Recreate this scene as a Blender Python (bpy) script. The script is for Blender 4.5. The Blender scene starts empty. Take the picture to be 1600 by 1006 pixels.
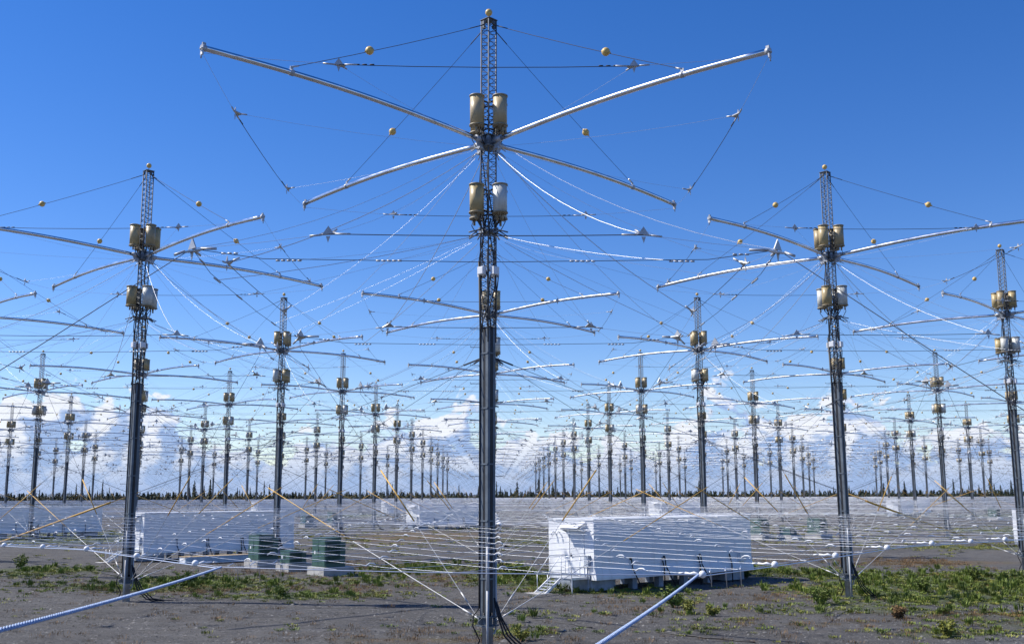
import bpy, math, random
import numpy as np
from mathutils import Vector, Matrix, Euler

random.seed(7)
RNG = np.random.default_rng(11)
SC = bpy.context.scene
COL = SC.collection

# ------------------------------------------------------------------ camera
FPX, PITCH, ROLL, YAW = 1634.8, 0.163831, -0.003589, 0.0174966
CAM = Vector((0.2097, -34.141, 4.9))
_r = Vector((math.cos(YAW), -math.sin(YAW), 0)); _f0 = Vector((math.sin(YAW), math.cos(YAW), 0)); _z = Vector((0, 0, 1))
FWD = _f0 * math.cos(PITCH) + _z * math.sin(PITCH)
_u = -_f0 * math.sin(PITCH) + _z * math.cos(PITCH)
RGT = _r * math.cos(ROLL) + _u * math.sin(ROLL)
UPV = -_r * math.sin(ROLL) + _u * math.cos(ROLL)
cam = bpy.data.cameras.new('camera'); camo = bpy.data.objects.new('camera', cam); COL.objects.link(camo)
cam.sensor_fit = 'HORIZONTAL'; cam.sensor_width = 36.0; cam.lens = 36.0 * FPX / 1600.0
cam.clip_start = 0.1; cam.clip_end = 12000
M = Matrix(((RGT.x, UPV.x, -FWD.x, CAM.x), (RGT.y, UPV.y, -FWD.y, CAM.y), (RGT.z, UPV.z, -FWD.z, CAM.z), (0, 0, 0, 1)))
camo.matrix_world = M
SC.camera = camo


def ray(px, py):
    return FWD + RGT * ((px - 800) / FPX) - UPV * ((py - 503) / FPX)


def ground_at(px, py, z=0.0):
    d = ray(px, py)
    return CAM + d * ((z - CAM.z) / d.z)


# ------------------------------------------------------------------ light
SUN = Vector((-0.97, 0.20, 1.06)).normalized()
SUN_EL = math.asin(SUN.z); SUN_ROT = math.atan2(SUN.x, SUN.y)
sl = bpy.data.lights.new('sun', 'SUN'); sl.energy = 5.0; sl.angle = math.radians(0.53); sl.color = (1.0, 0.95, 0.87)
so = bpy.data.objects.new('sun', sl); COL.objects.link(so)
so.rotation_euler = SUN.to_track_quat('Z', 'Y').to_euler(); so.location = (-60, 20, 80)

w = bpy.data.worlds.new('World'); SC.world = w; w.use_nodes = True
nt = w.node_tree; nt.nodes.clear()


def N(tree, typ, **kw):
    n = tree.nodes.new(typ)
    for k, v in kw.items():
        if k.startswith('in_'):
            n.inputs[int(k[3:]) if k[3:].isdigit() else k[3:].replace('_', ' ')].default_value = v
        else:
            setattr(n, k, v)
    return n


def LK(tree, a, b):
    tree.links.new(a, b)


def mth(tree, op, a, b=None, c=None, clamp=False):
    n = tree.nodes.new('ShaderNodeMath'); n.operation = op; n.use_clamp = clamp
    for k, v in enumerate((a, b, c)):
        if v is None:
            continue
        if isinstance(v, (int, float)):
            n.inputs[k].default_value = v
        else:
            tree.links.new(v, n.inputs[k])
    return n.outputs[0]


def mixc(tree, fac, a, b, blend='MIX'):
    n = tree.nodes.new('ShaderNodeMix'); n.data_type = 'RGBA'; n.blend_type = blend
    for s, v in ((n.inputs[0], fac), (n.inputs[6], a), (n.inputs[7], b)):
        if isinstance(v, (int, float)):
            s.default_value = v
        elif isinstance(v, tuple):
            s.default_value = (v[0], v[1], v[2], 1)
        else:
            tree.links.new(v, s)
    return n.outputs[2]


def smooth(tree, v, lo, hi):
    n = tree.nodes.new('ShaderNodeMapRange'); n.interpolation_type = 'SMOOTHSTEP'
    tree.links.new(v, n.inputs[0])
    for k, x in ((1, lo), (2, hi)):
        if isinstance(x, (int, float)):
            n.inputs[k].default_value = x
        else:
            tree.links.new(x, n.inputs[k])
    n.inputs[3].default_value = 0; n.inputs[4].default_value = 1
    return n.outputs[0]


SKY_STR = 0.085
sky = N(nt, 'ShaderNodeTexSky', sky_type='NISHITA'); sky.sun_disc = False
sky.sun_elevation = SUN_EL; sky.sun_rotation = SUN_ROT
sky.altitude = 600; sky.air_density = 1.0; sky.dust_density = 0.05; sky.ozone_density = 2.0
hsv = N(nt, 'ShaderNodeHueSaturation'); hsv.inputs['Hue'].default_value = 0.507; hsv.inputs['Saturation'].default_value = 1.33; hsv.inputs['Value'].default_value = 1.33; LK(nt, mixc(nt, 1.0, sky.outputs[0], (0.97, 0.95, 1.05), 'MULTIPLY'), hsv.inputs['Color'])
tc = N(nt, 'ShaderNodeTexCoord')
sep = N(nt, 'ShaderNodeSeparateXYZ'); LK(nt, tc.outputs['Generated'], sep.inputs[0])
el = mth(nt, 'ARCSINE', sep.outputs[2]); az = mth(nt, 'ARCTAN2', sep.outputs[0], sep.outputs[1])


def cloudvec(daz, de, sx, sy):
    c = N(nt, 'ShaderNodeCombineXYZ')
    LK(nt, mth(nt, 'MULTIPLY', mth(nt, 'ADD', az, daz), sx), c.inputs[0])
    LK(nt, mth(nt, 'MULTIPLY', mth(nt, 'ADD', el, de), sy), c.inputs[1])
    c.inputs[2].default_value = 3.7
    return c.outputs[0]


def noise(vec, scale, detail, rough, tree=nt, dist=0.0):
    n = N(tree, 'ShaderNodeTexNoise'); n.inputs['Scale'].default_value = scale
    n.inputs['Detail'].default_value = detail; n.inputs['Roughness'].default_value = rough; n.inputs['Distortion'].default_value = dist
    LK(tree, vec, n.inputs['Vector'])
    return n.outputs['Fac']


def density(daz, de):
    big = noise(cloudvec(daz + 4.03, de, 13.0, 6.0), 1.0, 2, 0.5)
    det = noise(cloudvec(daz, de, 30.0, 46.0), 1.0, 8, 0.55, dist=0.15)
    base = mth(nt, 'ADD', mth(nt, 'MULTIPLY', big, 0.72), mth(nt, 'MULTIPLY', det, 0.62))
    return mth(nt, 'SUBTRACT', base, mth(nt, 'MULTIPLY', mth(nt, 'MAXIMUM', mth(nt, 'ADD', el, de), 0.0), 4.15))


d0 = density(0.0, 0.0); d1 = density(-0.012, 0.014)
cmask = smooth(nt, d0, 0.405, 0.445)
lit = mth(nt, 'MULTIPLY', smooth(nt, mth(nt, 'SUBTRACT', d0, d1), -0.01, 0.10), smooth(nt, el, -0.005, 0.06))
wisp = noise(cloudvec(1.3, 0.0, 7.0, 60.0), 1.0, 6, 0.6)
hz = smooth(nt, el, 0.085, 0.0)
shade = mixc(nt, hz, (0.27, 0.385, 0.65), (0.24, 0.365, 0.64))
ccol = mixc(nt, lit, shade, (0.74, 0.76, 0.83))
gain = mixc(nt, 1.0, ccol, (1 / SKY_STR,) * 3, 'MULTIPLY')
wm = mth(nt, 'MULTIPLY', smooth(nt, wisp, 0.40, 0.72), smooth(nt, el, 0.085, 0.01))
under = mixc(nt, mth(nt, 'MULTIPLY', wm, 0.22), hsv.outputs[0], gain)
final = mixc(nt, mth(nt, 'MULTIPLY', cmask, 0.9), under, gain)
bg = N(nt, 'ShaderNodeBackground'); bg.inputs[1].default_value = SKY_STR
LK(nt, final, bg.inputs[0])
wo = N(nt, 'ShaderNodeOutputWorld'); LK(nt, bg.outputs[0], wo.inputs[0])

SC.view_settings.view_transform = 'Standard'; SC.view_settings.look = 'None'
SC.view_settings.exposure = 0.36; SC.view_settings.gamma = 1.0
SC.render.engine = 'CYCLES'
SC.cycles.use_denoising = True; SC.cycles.denoiser = 'OPENIMAGEDENOISE'; SC.cycles.denoising_input_passes = 'RGB_ALBEDO_NORMAL'; SC.cycles.denoising_prefilter = 'ACCURATE'
SC.cycles.max_bounces = 5; SC.cycles.diffuse_bounces = 2; SC.cycles.glossy_bounces = 3
SC.cycles.transparent_max_bounces = 4
SC.cycles.sample_clamp_direct = 5.0; SC.cycles.sample_clamp_indirect = 1.5


# ------------------------------------------------------------------ materials
MATS = {}


def mat(name, col, rough=0.6, metal=0.0, var=0.0, scale=3.0, bump=0.0, bscale=40.0, streak=None, coat=0.0, objvar=0.0):
    m = bpy.data.materials.new(name); m.use_nodes = True
    t = m.node_tree; b = t.nodes['Principled BSDF']
    b.inputs['Roughness'].default_value = rough; b.inputs['Metallic'].default_value = metal
    if coat:
        b.inputs['Coat Weight'].default_value = coat
    co = t.nodes.new('ShaderNodeTexCoord')
    src = None
    if var > 0 or streak:
        n1 = noise(co.outputs['Object'], scale, 6, 0.62, t)
        f = smooth(t, n1, 0.3, 0.7)
        lo = tuple(max(0, c * (1 - var)) for c in col); hi = tuple(min(1, c * (1 + var)) for c in col)
        src = mixc(t, f, lo, hi)
        if streak:
            mp = t.nodes.new('ShaderNodeMapping'); mp.inputs['Scale'].default_value = streak[1]
            LK(t, co.outputs['Object'], mp.inputs[0])
            n2 = noise(mp.outputs[0], 1.0, 5, 0.65, t)
            src = mixc(t, mth(t, 'MULTIPLY', smooth(t, n2, 0.5, 0.78), streak[2]), src, streak[0])
        rr = mth(t, 'ADD', mth(t, 'MULTIPLY', n1, 0.25), rough - 0.12, clamp=True)
        LK(t, rr, b.inputs['Roughness'])
    if objvar > 0:
        oi = t.nodes.new('ShaderNodeObjectInfo')
        k = mth(t, 'ADD', mth(t, 'MULTIPLY', oi.outputs['Random'], 2 * objvar), 1 - objvar)
        kk = t.nodes.new('ShaderNodeCombineColor')
        for q in range(3):
            LK(t, k, kk.inputs[q])
        src = mixc(t, 1.0, src if src else col, kk.outputs[0], 'MULTIPLY')
    if src is not None:
        LK(t, src, b.inputs['Base Color'])
    else:
        b.inputs['Base Color'].default_value = (*col, 1)
    if bump > 0:
        nb = noise(co.outputs['Object'], bscale, 4, 0.6, t)
        bp = t.nodes.new('ShaderNodeBump'); bp.inputs['Strength'].default_value = bump; bp.inputs['Distance'].default_value = 0.02
        LK(t, nb, bp.inputs['Height']); LK(t, bp.outputs[0], b.inputs['Normal'])
    MATS[name] = m
    return m


mat('galv', (0.10, 0.115, 0.135), 0.6, 0.2, 0.3, 2.0)
mat('column', (0.13, 0.155, 0.18), 0.6, 0.3, 0.3, 1.2)
mat('pile', (0.42, 0.43, 0.44), 0.6, 0.2, 0.25, 2.5, streak=((0.25, 0.2, 0.16), (9, 9, 0.6), 0.6))
mat('boom', (0.76, 0.77, 0.79), 0.19, 1.0, 0.1, 1.5)
mat('hub', (0.20, 0.22, 0.24), 0.5, 0.5, 0.3, 6.0)
mat('gusset', (0.46, 0.47, 0.48), 0.45, 0.3, 0.15, 5.0)
mat('can_tan', (0.43, 0.335, 0.185), 0.42, 0.0, 0.12, 2.5, streak=((0.25, 0.19, 0.10), (7, 7, 0.8), 0.5), objvar=0.12)
mat('can_gold', (0.43, 0.33, 0.16), 0.42, 0.0, 0.15, 2.5, objvar=0.12)
mat('can_grey', (0.56, 0.57, 0.53), 0.42, 0.0, 0.12, 2.5, streak=((0.35, 0.3, 0.2), (7, 7, 0.8), 0.4), objvar=0.1)
mat('rim', (0.30, 0.25, 0.16), 0.5, 0.0, 0.2, 8.0)
mat('ball', (0.68, 0.46, 0.14), 0.45, 0.0, 0.15, 8.0)
mat('rope', (0.035, 0.04, 0.055), 0.7)
mat('wire', (0.50, 0.53, 0.58), 0.45, 0.6)
mat('cable', (0.62, 0.64, 0.67), 0.35, 0.8)
mat('black', (0.012, 0.012, 0.014), 0.55)
mat('white', (0.78, 0.79, 0.80), 0.5, 0.0, 0.06, 4.0)
mat('yellow', (0.58, 0.34, 0.06), 0.5, 0.0, 0.15, 6.0)
mat('guy', (0.55, 0.55, 0.54), 0.5, 0.2)
mat('screen', (0.88, 0.89, 0.90), 0.29, 0.88)
mat('blue_rope', (0.33, 0.42, 0.60), 0.65, 0.0, 0.18, 14.0, bump=0.5, bscale=120)
mat('shelter', (0.82, 0.83, 0.84), 0.5, 0.0, 0.05, 1.2, streak=((0.58, 0.58, 0.56), (3, 3, 0.35), 0.45), bump=0.06, bscale=5)
mat('shelter_trim', (0.76, 0.77, 0.78), 0.45, 0.1, 0.08, 3)
mat('door', (0.70, 0.72, 0.74), 0.45, 0.0, 0.05, 2)
mat('skid', (0.30, 0.34, 0.40), 0.6, 0.2, 0.25, 2.5)
mat('alu', (0.66, 0.68, 0.70), 0.4, 0.6, 0.12, 6)
mat('green_box', (0.038, 0.095, 0.075), 0.5, 0.0, 0.2, 2.0, streak=((0.07, 0.13, 0.10), (5, 5, 0.5), 0.5))
mat('concrete', (0.42, 0.41, 0.39), 0.85, 0.0, 0.18, 2.5, bump=0.3, bscale=25, streak=((0.26, 0.25, 0.23), (2, 2, 0.5), 0.5))
mat('wood', (0.42, 0.31, 0.17), 0.75, 0.0, 0.25, 5)
mat('crate', (0.36, 0.48, 0.58), 0.55, 0.0, 0.12, 3)
mat('leaf', (0.135, 0.180, 0.032), 0.6, 0.0, 0.45, 0.35)
mat('leaf_dark', (0.05, 0.105, 0.02), 0.6, 0.0, 0.4, 0.8)
mat('leaf_lime', (0.23, 0.235, 0.045), 0.6, 0.0, 0.35, 0.5)
mat('dry', (0.19, 0.115, 0.05), 0.75, 0.0, 0.4, 0.4)
mat('stem', (0.11, 0.09, 0.045), 0.8)
mat('stone_pale', (0.165, 0.16, 0.152), 0.9, 0.0, 0.4, 0.6)
mat('stone_dark', (0.055, 0.054, 0.053), 0.9, 0.0, 0.4, 0.6)
mat('spruce', (0.016, 0.028, 0.012), 0.8, 0.0, 0.4, 0.2)
mat('bark', (0.05, 0.042, 0.035), 0.9)
for k in ('leaf', 'leaf_dark', 'leaf_lime', 'dry'):
    b = MATS[k].node_tree.nodes['Principled BSDF']
    b.inputs['Subsurface Weight'].default_value = 0.0
    b.inputs['Specular IOR Level'].default_value = 0.25


# ------------------------------------------------------------------ mesh helpers
class MB:
    def __init__(s):
        s.v = []; s.f = []; s.sm = []; s.mi = []

    def add(s, vs, fs, smooth=False, mi=0):
        o = len(s.v); s.v.extend([tuple(x) for x in vs])
        for f in fs:
            s.f.append(tuple(i + o for i in f)); s.sm.append(smooth); s.mi.append(mi)

    def box(s, c, d, rot=None, mi=0):
        c = Vector(c); h = Vector(d) * 0.5
        vs = [Vector((x * h.x, y * h.y, z * h.z)) for x in (-1, 1) for y in (-1, 1) for z in (-1, 1)]
        if rot is not None:
            vs = [rot @ v for v in vs]
        s.add([v + c for v in vs], [(0, 1, 3, 2), (4, 6, 7, 5), (0, 4, 5, 1), (2, 3, 7, 6), (0, 2, 6, 4), (1, 5, 7, 3)], mi=mi)

    def tube(s, pts, r, n=6, caps=True, smooth=True, mi=0):
        pts = [Vector(p) for p in pts]
        rs = r if isinstance(r, (list, tuple)) else [r] * len(pts)
        vs = []; fs = []
        t = (pts[1] - pts[0]).normalized()
        ref = Vector((0, 0, 1)) if abs(t.z) < 0.9 else Vector((1, 0, 0))
        u = t.cross(ref).normalized()
        for k, p in enumerate(pts):
            if 0 < k < len(pts) - 1:
                t = (pts[k + 1] - pts[k - 1])
            elif k == len(pts) - 1:
                t = pts[k] - pts[k - 1]
            else:
                t = pts[1] - pts[0]
            t.normalize()
            u = (u - t * u.dot(t)).normalized(); w_ = t.cross(u)
            for a in range(n):
                an = 2 * math.pi * a / n
                vs.append(p + (u * math.cos(an) + w_ * math.sin(an)) * rs[k])
        for k in range(len(pts) - 1):
            for a in range(n):
                b = (a + 1) % n
                fs.append((k * n + a, k * n + b, (k + 1) * n + b, (k + 1) * n + a))
        s.add(vs, fs, smooth, mi)
        if caps and n > 2:
            o = len(s.v) - len(vs); e = (len(pts) - 1) * n
            s.f.append(tuple(o + a for a in reversed(range(n)))); s.sm.append(False); s.mi.append(mi)
            s.f.append(tuple(o + e + a for a in range(n))); s.sm.append(False); s.mi.append(mi)

    def lathe(s, prof, n=12, c=(0, 0, 0), smooth=True, mi=0):
        c = Vector(c); vs = []; fs = []
        for (r, z) in prof:
            for a in range(n):
                an = 2 * math.pi * a / n
                vs.append(c + Vector((r * math.cos(an), r * math.sin(an), z)))
        for k in range(len(prof) - 1):
            for a in range(n):
                b = (a + 1) % n
                fs.append((k * n + a, k * n + b, (k + 1) * n + b, (k + 1) * n + a))
        s.add(vs, fs, smooth, mi)
        o = len(s.v) - len(vs)
        if prof[0][0] > 1e-4:
            s.f.append(tuple(o + a for a in reversed(range(n)))); s.sm.append(False); s.mi.append(mi)
        if prof[-1][0] > 1e-4:
            e = (len(prof) - 1) * n
            s.f.append(tuple(o + e + a for a in range(n))); s.sm.append(False); s.mi.append(mi)

    def prism(s, poly, ax, th, mi=0):
        """flat polygon (list of 3-D points) extruded by vector ax*th, centred"""
        a = Vector(ax).normalized() * (th / 2); n = len(poly)
        vs = [Vector(p) - a for p in poly] + [Vector(p) + a for p in poly]
        fs = [tuple(reversed(range(n))), tuple(range(n, 2 * n))] + [(k, (k + 1) % n, n + (k + 1) % n, n + k) for k in range(n)]
        s.add(vs, fs, mi=mi)

    def ball(s, c, r, n=10, m=7, mi=0):
        s.lathe([(max(1e-5, r * math.sin(math.pi * k / m)), -r * math.cos(math.pi * k / m)) for k in range(m + 1)], n, c, mi=mi)

    def join(s, o, mat4=None):
        off = len(s.v)
        s.v.extend([tuple(mat4 @ Vector(v)) for v in o.v] if mat4 else o.v)
        s.f.extend([tuple(i + off for i in f) for f in o.f]); s.sm.extend(o.sm); s.mi.extend(o.mi)

    def mesh(s, name, mats):
        me = bpy.data.meshes.new(name)
        me.from_pydata(s.v, [], s.f)
        for m in ([mats] if isinstance(mats, str) else mats):
            me.materials.append(MATS[m])
        me.polygons.foreach_set('use_smooth', s.sm)
        me.polygons.foreach_set('material_index', s.mi)
        me.update()
        return me


def obj(name, me, parent=None, loc=(0, 0, 0), rot=(0, 0, 0), scale=None):
    o = bpy.data.objects.new(name, me); COL.objects.link(o)
    o.parent = parent; o.location = loc; o.rotation_euler = rot
    if scale is not None:
        o.scale = scale
    return o


def tag(o, label, cat, group=None, kind=None):
    o['label'] = label; o['category'] = cat
    if group:
        o['group'] = group
    if kind:
        o['kind'] = kind
    return o


def ordw(n):
    return {1: 'first', 2: 'second', 3: 'third', 4: 'fourth', 5: 'fifth', 6: 'sixth', 7: 'seventh', 8: 'eighth', 9: 'ninth',
            10: 'tenth', 11: 'eleventh', 12: 'twelfth', 13: 'thirteenth', 14: 'fourteenth', 15: 'fifteenth'}[n]


def line(a, b, sag=0.0, n=2):
    a = Vector(a); b = Vector(b)
    return [a.lerp(b, k / n) - Vector((0, 0, sag * 4 * (k / n) * (1 - k / n))) for k in range(n + 1)]


# ------------------------------------------------------------------ array layout
S = 24.38; RT = math.sqrt(0.5)
NI, NJ = 15, 12


def gpos(i, j, z=0.0):
    return Vector(((i - j) * S * RT, (i + j) * S * RT, z))


# vegetation patches: (px, py, spread along view-lateral m, spread in depth m, weight, type)
PATCH = [(40, 890, 3.5, 2.5, 1.0, 0), (110, 892, 2.5, 2.0, .8, 0), (20, 900, 3, 1.5, .7, 0), (180, 915, 4, 2.2, .8, 0), (230, 918, 2.5, 2, .9, 0),
         (290, 905, 2.5, 2.5, 1.0, 0), (260, 925, 4, 1.5, .6, 1), (330, 918, 3, 3, .5, 0), (400, 912, 3.5, 3, .7, 0), (440, 932, 3.5, 1.3, .8, 0),
         (500, 930, 3, 1.6, .8, 0), (540, 920, 3.5, 2.5, .6, 1), (590, 905, 3, 4, .6, 0), (640, 890, 3.5, 3, .7, 0), (680, 885, 3, 3, .7, 0), (700, 905, 3, 3, .5, 1),
         (795, 893, 1.6, 4, 1.0, 0), (825, 905, 2.0, 3, 1.0, 0), (780, 905, 2.0, 3, .9, 0), (860, 915, 2.0, 2, .8, 0), (905, 922, 2.0, 1.5, .7, 0), (960, 925, 2.5, 1.4, .8, 0),
         (1030, 930, 1.5, 1.2, .9, 0), (1055, 940, 1.0, 1.0, 1.0, 0), (1110, 950, 1.2, .8, .7, 0), (1060, 962, 1.4, 1.0, .6, 0), (990, 950, 3, 2, .35, 1),
         (1170, 890, 3, 3, .6, 0), (1260, 895, 3.2, 3, .9, 0), (1290, 920, 2.5, 2.2, 1.0, 0), (1350, 905, 3, 3, .8, 0), (1380, 925, 3, 2.5, 1.0, 0), (1430, 915, 3, 3, 1.0, 0),
         (1480, 910, 3, 4, 1.0, 0), (1530, 900, 3, 4, 1.0, 0), (1580, 910, 3, 4, 1.0, 0), (1440, 935, 3, 2, .9, 0), (1540, 935, 3, 2.2, .9, 0), (1590, 935, 2, 2, .9, 0),
         (1400, 955, 2.2, 1.2, .7, 0), (1330, 945, 2.2, 1.5, .8, 0), (1230, 955, 1.8, 1.4, .55, 0), (1480, 965, 3, 1.5, .6, 1), (1540, 960, 2.5, 1.5, .6, 0), (1480, 990, 2.5, 1.2, .9, 0),
         (1590, 975, 2.0, 1.5, .7, 0), (1380, 985, 2, 1.5, .3, 1), (1260, 975, 2.5, 1.0, .4, 1), (1210, 935, 2.0, 1.5, .5, 1), (790, 990, 1.2, .9, .8, 0), (850, 985, 1.2, .8, .6, 0), (870, 960, 1.5, 1, .4, 0),
         (700, 985, 1.6, .8, .6, 1), (730, 975, 1.0, .6, .7, 0), (600, 1000, 2.4, .8, .6, 1), (760, 1000, 2.0, .6, .6, 1), (1060, 985, 2.5, 1.0, .45, 0), (1120, 975, 2.0, 1.0, .4, 0), (1000, 1000, 2.5, .8, .3, 1),
         (520, 985, 3, 1.0, .12, 1), (1450, 855, 5, 4, .5, 0), (1560, 830, 8, 7, .8, 0), (1320, 870, 5, 3, .5, 1), (1420, 880, 5, 3, .6, 1), (1530, 878, 5, 2.5, .6, 1),
         (130, 835, 7, 10, .9, 0), (40, 845, 6, 8, .8, 0), (165, 845, 4, 5, .8, 0), (560, 805, 10, 22, .9, 0), (640, 838, 8, 12, .7, 1), (560, 850, 8, 8, .4, 1), (720, 800, 9, 22, .8, 0),
         (820, 815, 6, 16, .7, 1), (830, 845, 4, 8, .6, 0), (480, 870, 5, 5, .3, 1), (330, 850, 6, 5, .5, 0), (1230, 835, 8, 10, .5, 1), (1500, 805, 14, 18, .7, 0), (1350, 800, 14, 18, .6, 0),
         (30, 870, 5, 3, .3, 1), (620, 880, 4, 4, .4, 1), (440, 895, 4, 3, .4, 1), (1560, 855, 5, 4, .6, 0)]
PW = []
for (px, py, sx, sy, wt, ty) in PATCH:
    p = ground_at(px, py); PW.append((p.x, p.y, sx, sy, wt, ty))
PW = np.array(PW)


def veg_density(X, Y):
    g = np.zeros_like(X); d = np.zeros_like(X)
    for (x, y, sx, sy, wt, ty) in PW:
        e = wt * np.exp(-((X - x) / (sx * 1.15)) ** 2 - ((Y - y) / (sy * 1.2)) ** 2)
        if ty == 0:
            g += e
        else:
            d += e
    far = np.clip((Y - 45) / 40, 0, 1)
    wob = 0.5 + 0.5 * np.sin(X * .11 + 1.3 * np.sin(Y * .05)) * np.sin(Y * .083 + 1.1 * np.sin(X * .061))
    road = np.exp(-((Y - 32 + 0.1 * X) / 4.0) ** 2)
    g = g + far * 0.55 * wob + 0.02; d = d + far * 0.45 * (1 - wob) + 0.05
    return np.clip(g, 0, 1.2), np.clip(d, 0, 1.2)


# ------------------------------------------------------------------ ground
def grid_axis(lo, hi, fine, n):
    a = np.arange(lo, hi + 1e-6, fine)
    k = np.geomspace(fine, 6000, n)
    return np.concatenate([(lo - np.cumsum(k))[::-1], a, hi + np.cumsum(k)])


gx = grid_axis(-60, 60, 0.6, 26); gy = grid_axis(-40, 120, 0.6, 26)
GX, GY = np.meshgrid(gx, gy, indexing='ij')
gg, gd = veg_density(GX, GY)
gz = 0.02 * np.sin(GX * 0.9 + np.sin(GY * .7)) * np.sin(GY * .8 + 1) * np.exp(-((np.abs(GX) + np.abs(GY - 20)) / 200) ** 2)
nx, ny = GX.shape
gv = np.stack([GX, GY, gz], -1).reshape(-1, 3)
idx = np.arange(nx * ny).reshape(nx, ny)
gf = np.stack([idx[:-1, :-1], idx[1:, :-1], idx[1:, 1:], idx[:-1, 1:]], -1).reshape(-1, 4)
me = bpy.data.meshes.new('ground'); me.from_pydata(gv.tolist(), [], gf.tolist())
for nm, arr in (('veg', gg), ('dry', gd)):
    at = me.attributes.new(nm, 'FLOAT', 'POINT'); at.data.foreach_set('value', arr.reshape(-1).astype(np.float32))
me.polygons.foreach_set('use_smooth', [True] * len(me.polygons))
gm = bpy.data.materials.new('gravel'); gm.use_nodes = True
t = gm.node_tree; b = t.nodes['Principled BSDF']; b.inputs['Roughness'].default_value = 0.95; b.inputs['Specular IOR Level'].default_value = 0.2
co = t.nodes.new('ShaderNodeTexCoord'); P = co.outputs['Object']
n_big = noise(P, 0.09, 5, 0.6, t); n_mid = noise(P, 0.9, 6, 0.65, t); n_fine = noise(P, 14.0, 5, 0.75, t); n_tiny = noise(P, 55.0, 3, 0.7, t)
mp = t.nodes.new('ShaderNodeMapping'); mp.inputs['Scale'].default_value = (0.10, 1.5, 1); mp.inputs['Rotation'].default_value = (0, 0, 0.12); LK(t, P, mp.inputs[0])
n_trk = noise(mp.outputs[0], 0.9, 4, 0.6, t)
c1 = mixc(t, smooth(t, n_big, 0.35, 0.65), (0.100, 0.094, 0.088), (0.132, 0.126, 0.119))
c1 = mixc(t, mth(t, 'MULTIPLY', smooth(t, n_trk, 0.46, 0.62), 0.6), c1, (0.155, 0.151, 0.148))
n_pat = noise(P, 0.35, 6, 0.7, t)
c1 = mixc(t, mth(t, 'MULTIPLY', smooth(t, n_pat, 0.52, 0.68), 0.45), c1, (0.115, 0.092, 0.072))
c1 = mixc(t, mth(t, 'MULTIPLY', smooth(t, n_mid, 0.38, 0.66), 0.55), c1, (0.074, 0.069, 0.065))
vor = t.nodes.new('ShaderNodeTexVoronoi'); vor.inputs['Scale'].default_value = 16.0; LK(t, P, vor.inputs['Vector'])
vc = t.nodes.new('ShaderNodeSeparateColor'); LK(t, vor.outputs['Color'], vc.inputs[0])
c1 = mixc(t, mth(t, 'MULTIPLY', smooth(t, vc.outputs[0], 0.80, 0.98), 0.5), c1, (0.17, 0.17, 0.165))
c1 = mixc(t, mth(t, 'MULTIPLY', smooth(t, vc.outputs[1], 0.75, 0.98), 0.5), c1, (0.035, 0.033, 0.03))
c1 = mixc(t, mth(t, 'MULTIPLY', smooth(t, n_tiny, 0.25, 0.8), 0.30), c1, (0.12, 0.12, 0.12))
vo2 = t.nodes.new('ShaderNodeTexVoronoi'); vo2.inputs['Scale'].default_value = 4.5; LK(t, P, vo2.inputs['Vector'])
vc2 = t.nodes.new('ShaderNodeSeparateColor'); LK(t, vo2.outputs['Color'], vc2.inputs[0])
core = smooth(t, vo2.outputs['Distance'], 0.42, 0.22)
c1 = mixc(t, mth(t, 'MULTIPLY', mth(t, 'MULTIPLY', smooth(t, vc2.outputs[0], 0.86, 0.90), core), 0.7), c1, (0.24, 0.235, 0.225))
c1 = mixc(t, mth(t, 'MULTIPLY', mth(t, 'MULTIPLY', smooth(t, vc2.outputs[1], 0.80, 0.85), core), 0.75), c1, (0.03, 0.03, 0.03))
mp2 = t.nodes.new('ShaderNodeMapping'); mp2.inputs['Scale'].default_value = (0.035, 2.6, 1); mp2.inputs['Rotation'].default_value = (0, 0, -0.10); LK(t, P, mp2.inputs[0])
n_rut = noise(mp2.outputs[0], 1.0, 5, 0.65, t)
c1 = mixc(t, mth(t, 'MULTIPLY', smooth(t, n_rut, 0.56, 0.66), 0.5), c1, (0.052, 0.050, 0.048))
c1 = mixc(t, mth(t, 'MULTIPLY', smooth(t, n_rut, 0.42, 0.34), 0.4), c1, (0.15, 0.152, 0.158))
av = t.nodes.new('ShaderNodeAttribute'); av.attribute_name = 'veg'; ad = t.nodes.new('ShaderNodeAttribute'); ad.attribute_name = 'dry'
brk = mth(t, 'SUBTRACT', mth(t, 'MULTIPLY', n_mid, 0.9), 0.45)
fd = smooth(t, mth(t, 'ADD', mth(t, 'ADD', ad.outputs['Fac'], brk), mth(t, 'MULTIPLY', mth(t, 'SUBTRACT', n_fine, 0.5), 0.6)), 0.30, 0.95)
drycol = mixc(t, smooth(t, n_mid, .4, .6), (0.155, 0.092, 0.052), (0.145, 0.122, 0.055))
c1 = mixc(t, mth(t, 'MULTIPLY', fd, 0.72), c1, drycol)
fg = smooth(t, mth(t, 'ADD', mth(t, 'ADD', av.outputs['Fac'], brk), mth(t, 'MULTIPLY', mth(t, 'SUBTRACT', n_fine, 0.5), 0.6)), 0.35, 1.1)
c1 = mixc(t, mth(t, 'MULTIPLY', fg, 0.62), c1, (0.088, 0.115, 0.03))
LK(t, c1, b.inputs['Base Color'])
bp = t.nodes.new('ShaderNodeBump'); bp.inputs['Strength'].default_value = 1.0; bp.inputs['Distance'].default_value = 0.12
hs = mth(t, 'ADD', mth(t, 'MULTIPLY', n_fine, 0.7), mth(t, 'ADD', mth(t, 'MULTIPLY', n_mid, 1.6), mth(t, 'MULTIPLY', n_trk, 0.8)))
LK(t, hs, bp.inputs['Height']); LK(t, bp.outputs[0], b.inputs['Normal'])
me.materials.append(gm)
g = obj('ground', me); g['kind'] = 'structure'; g['label'] = 'grey gravel ground with tyre marks and patches of weeds'; g['category'] = 'ground'

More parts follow.
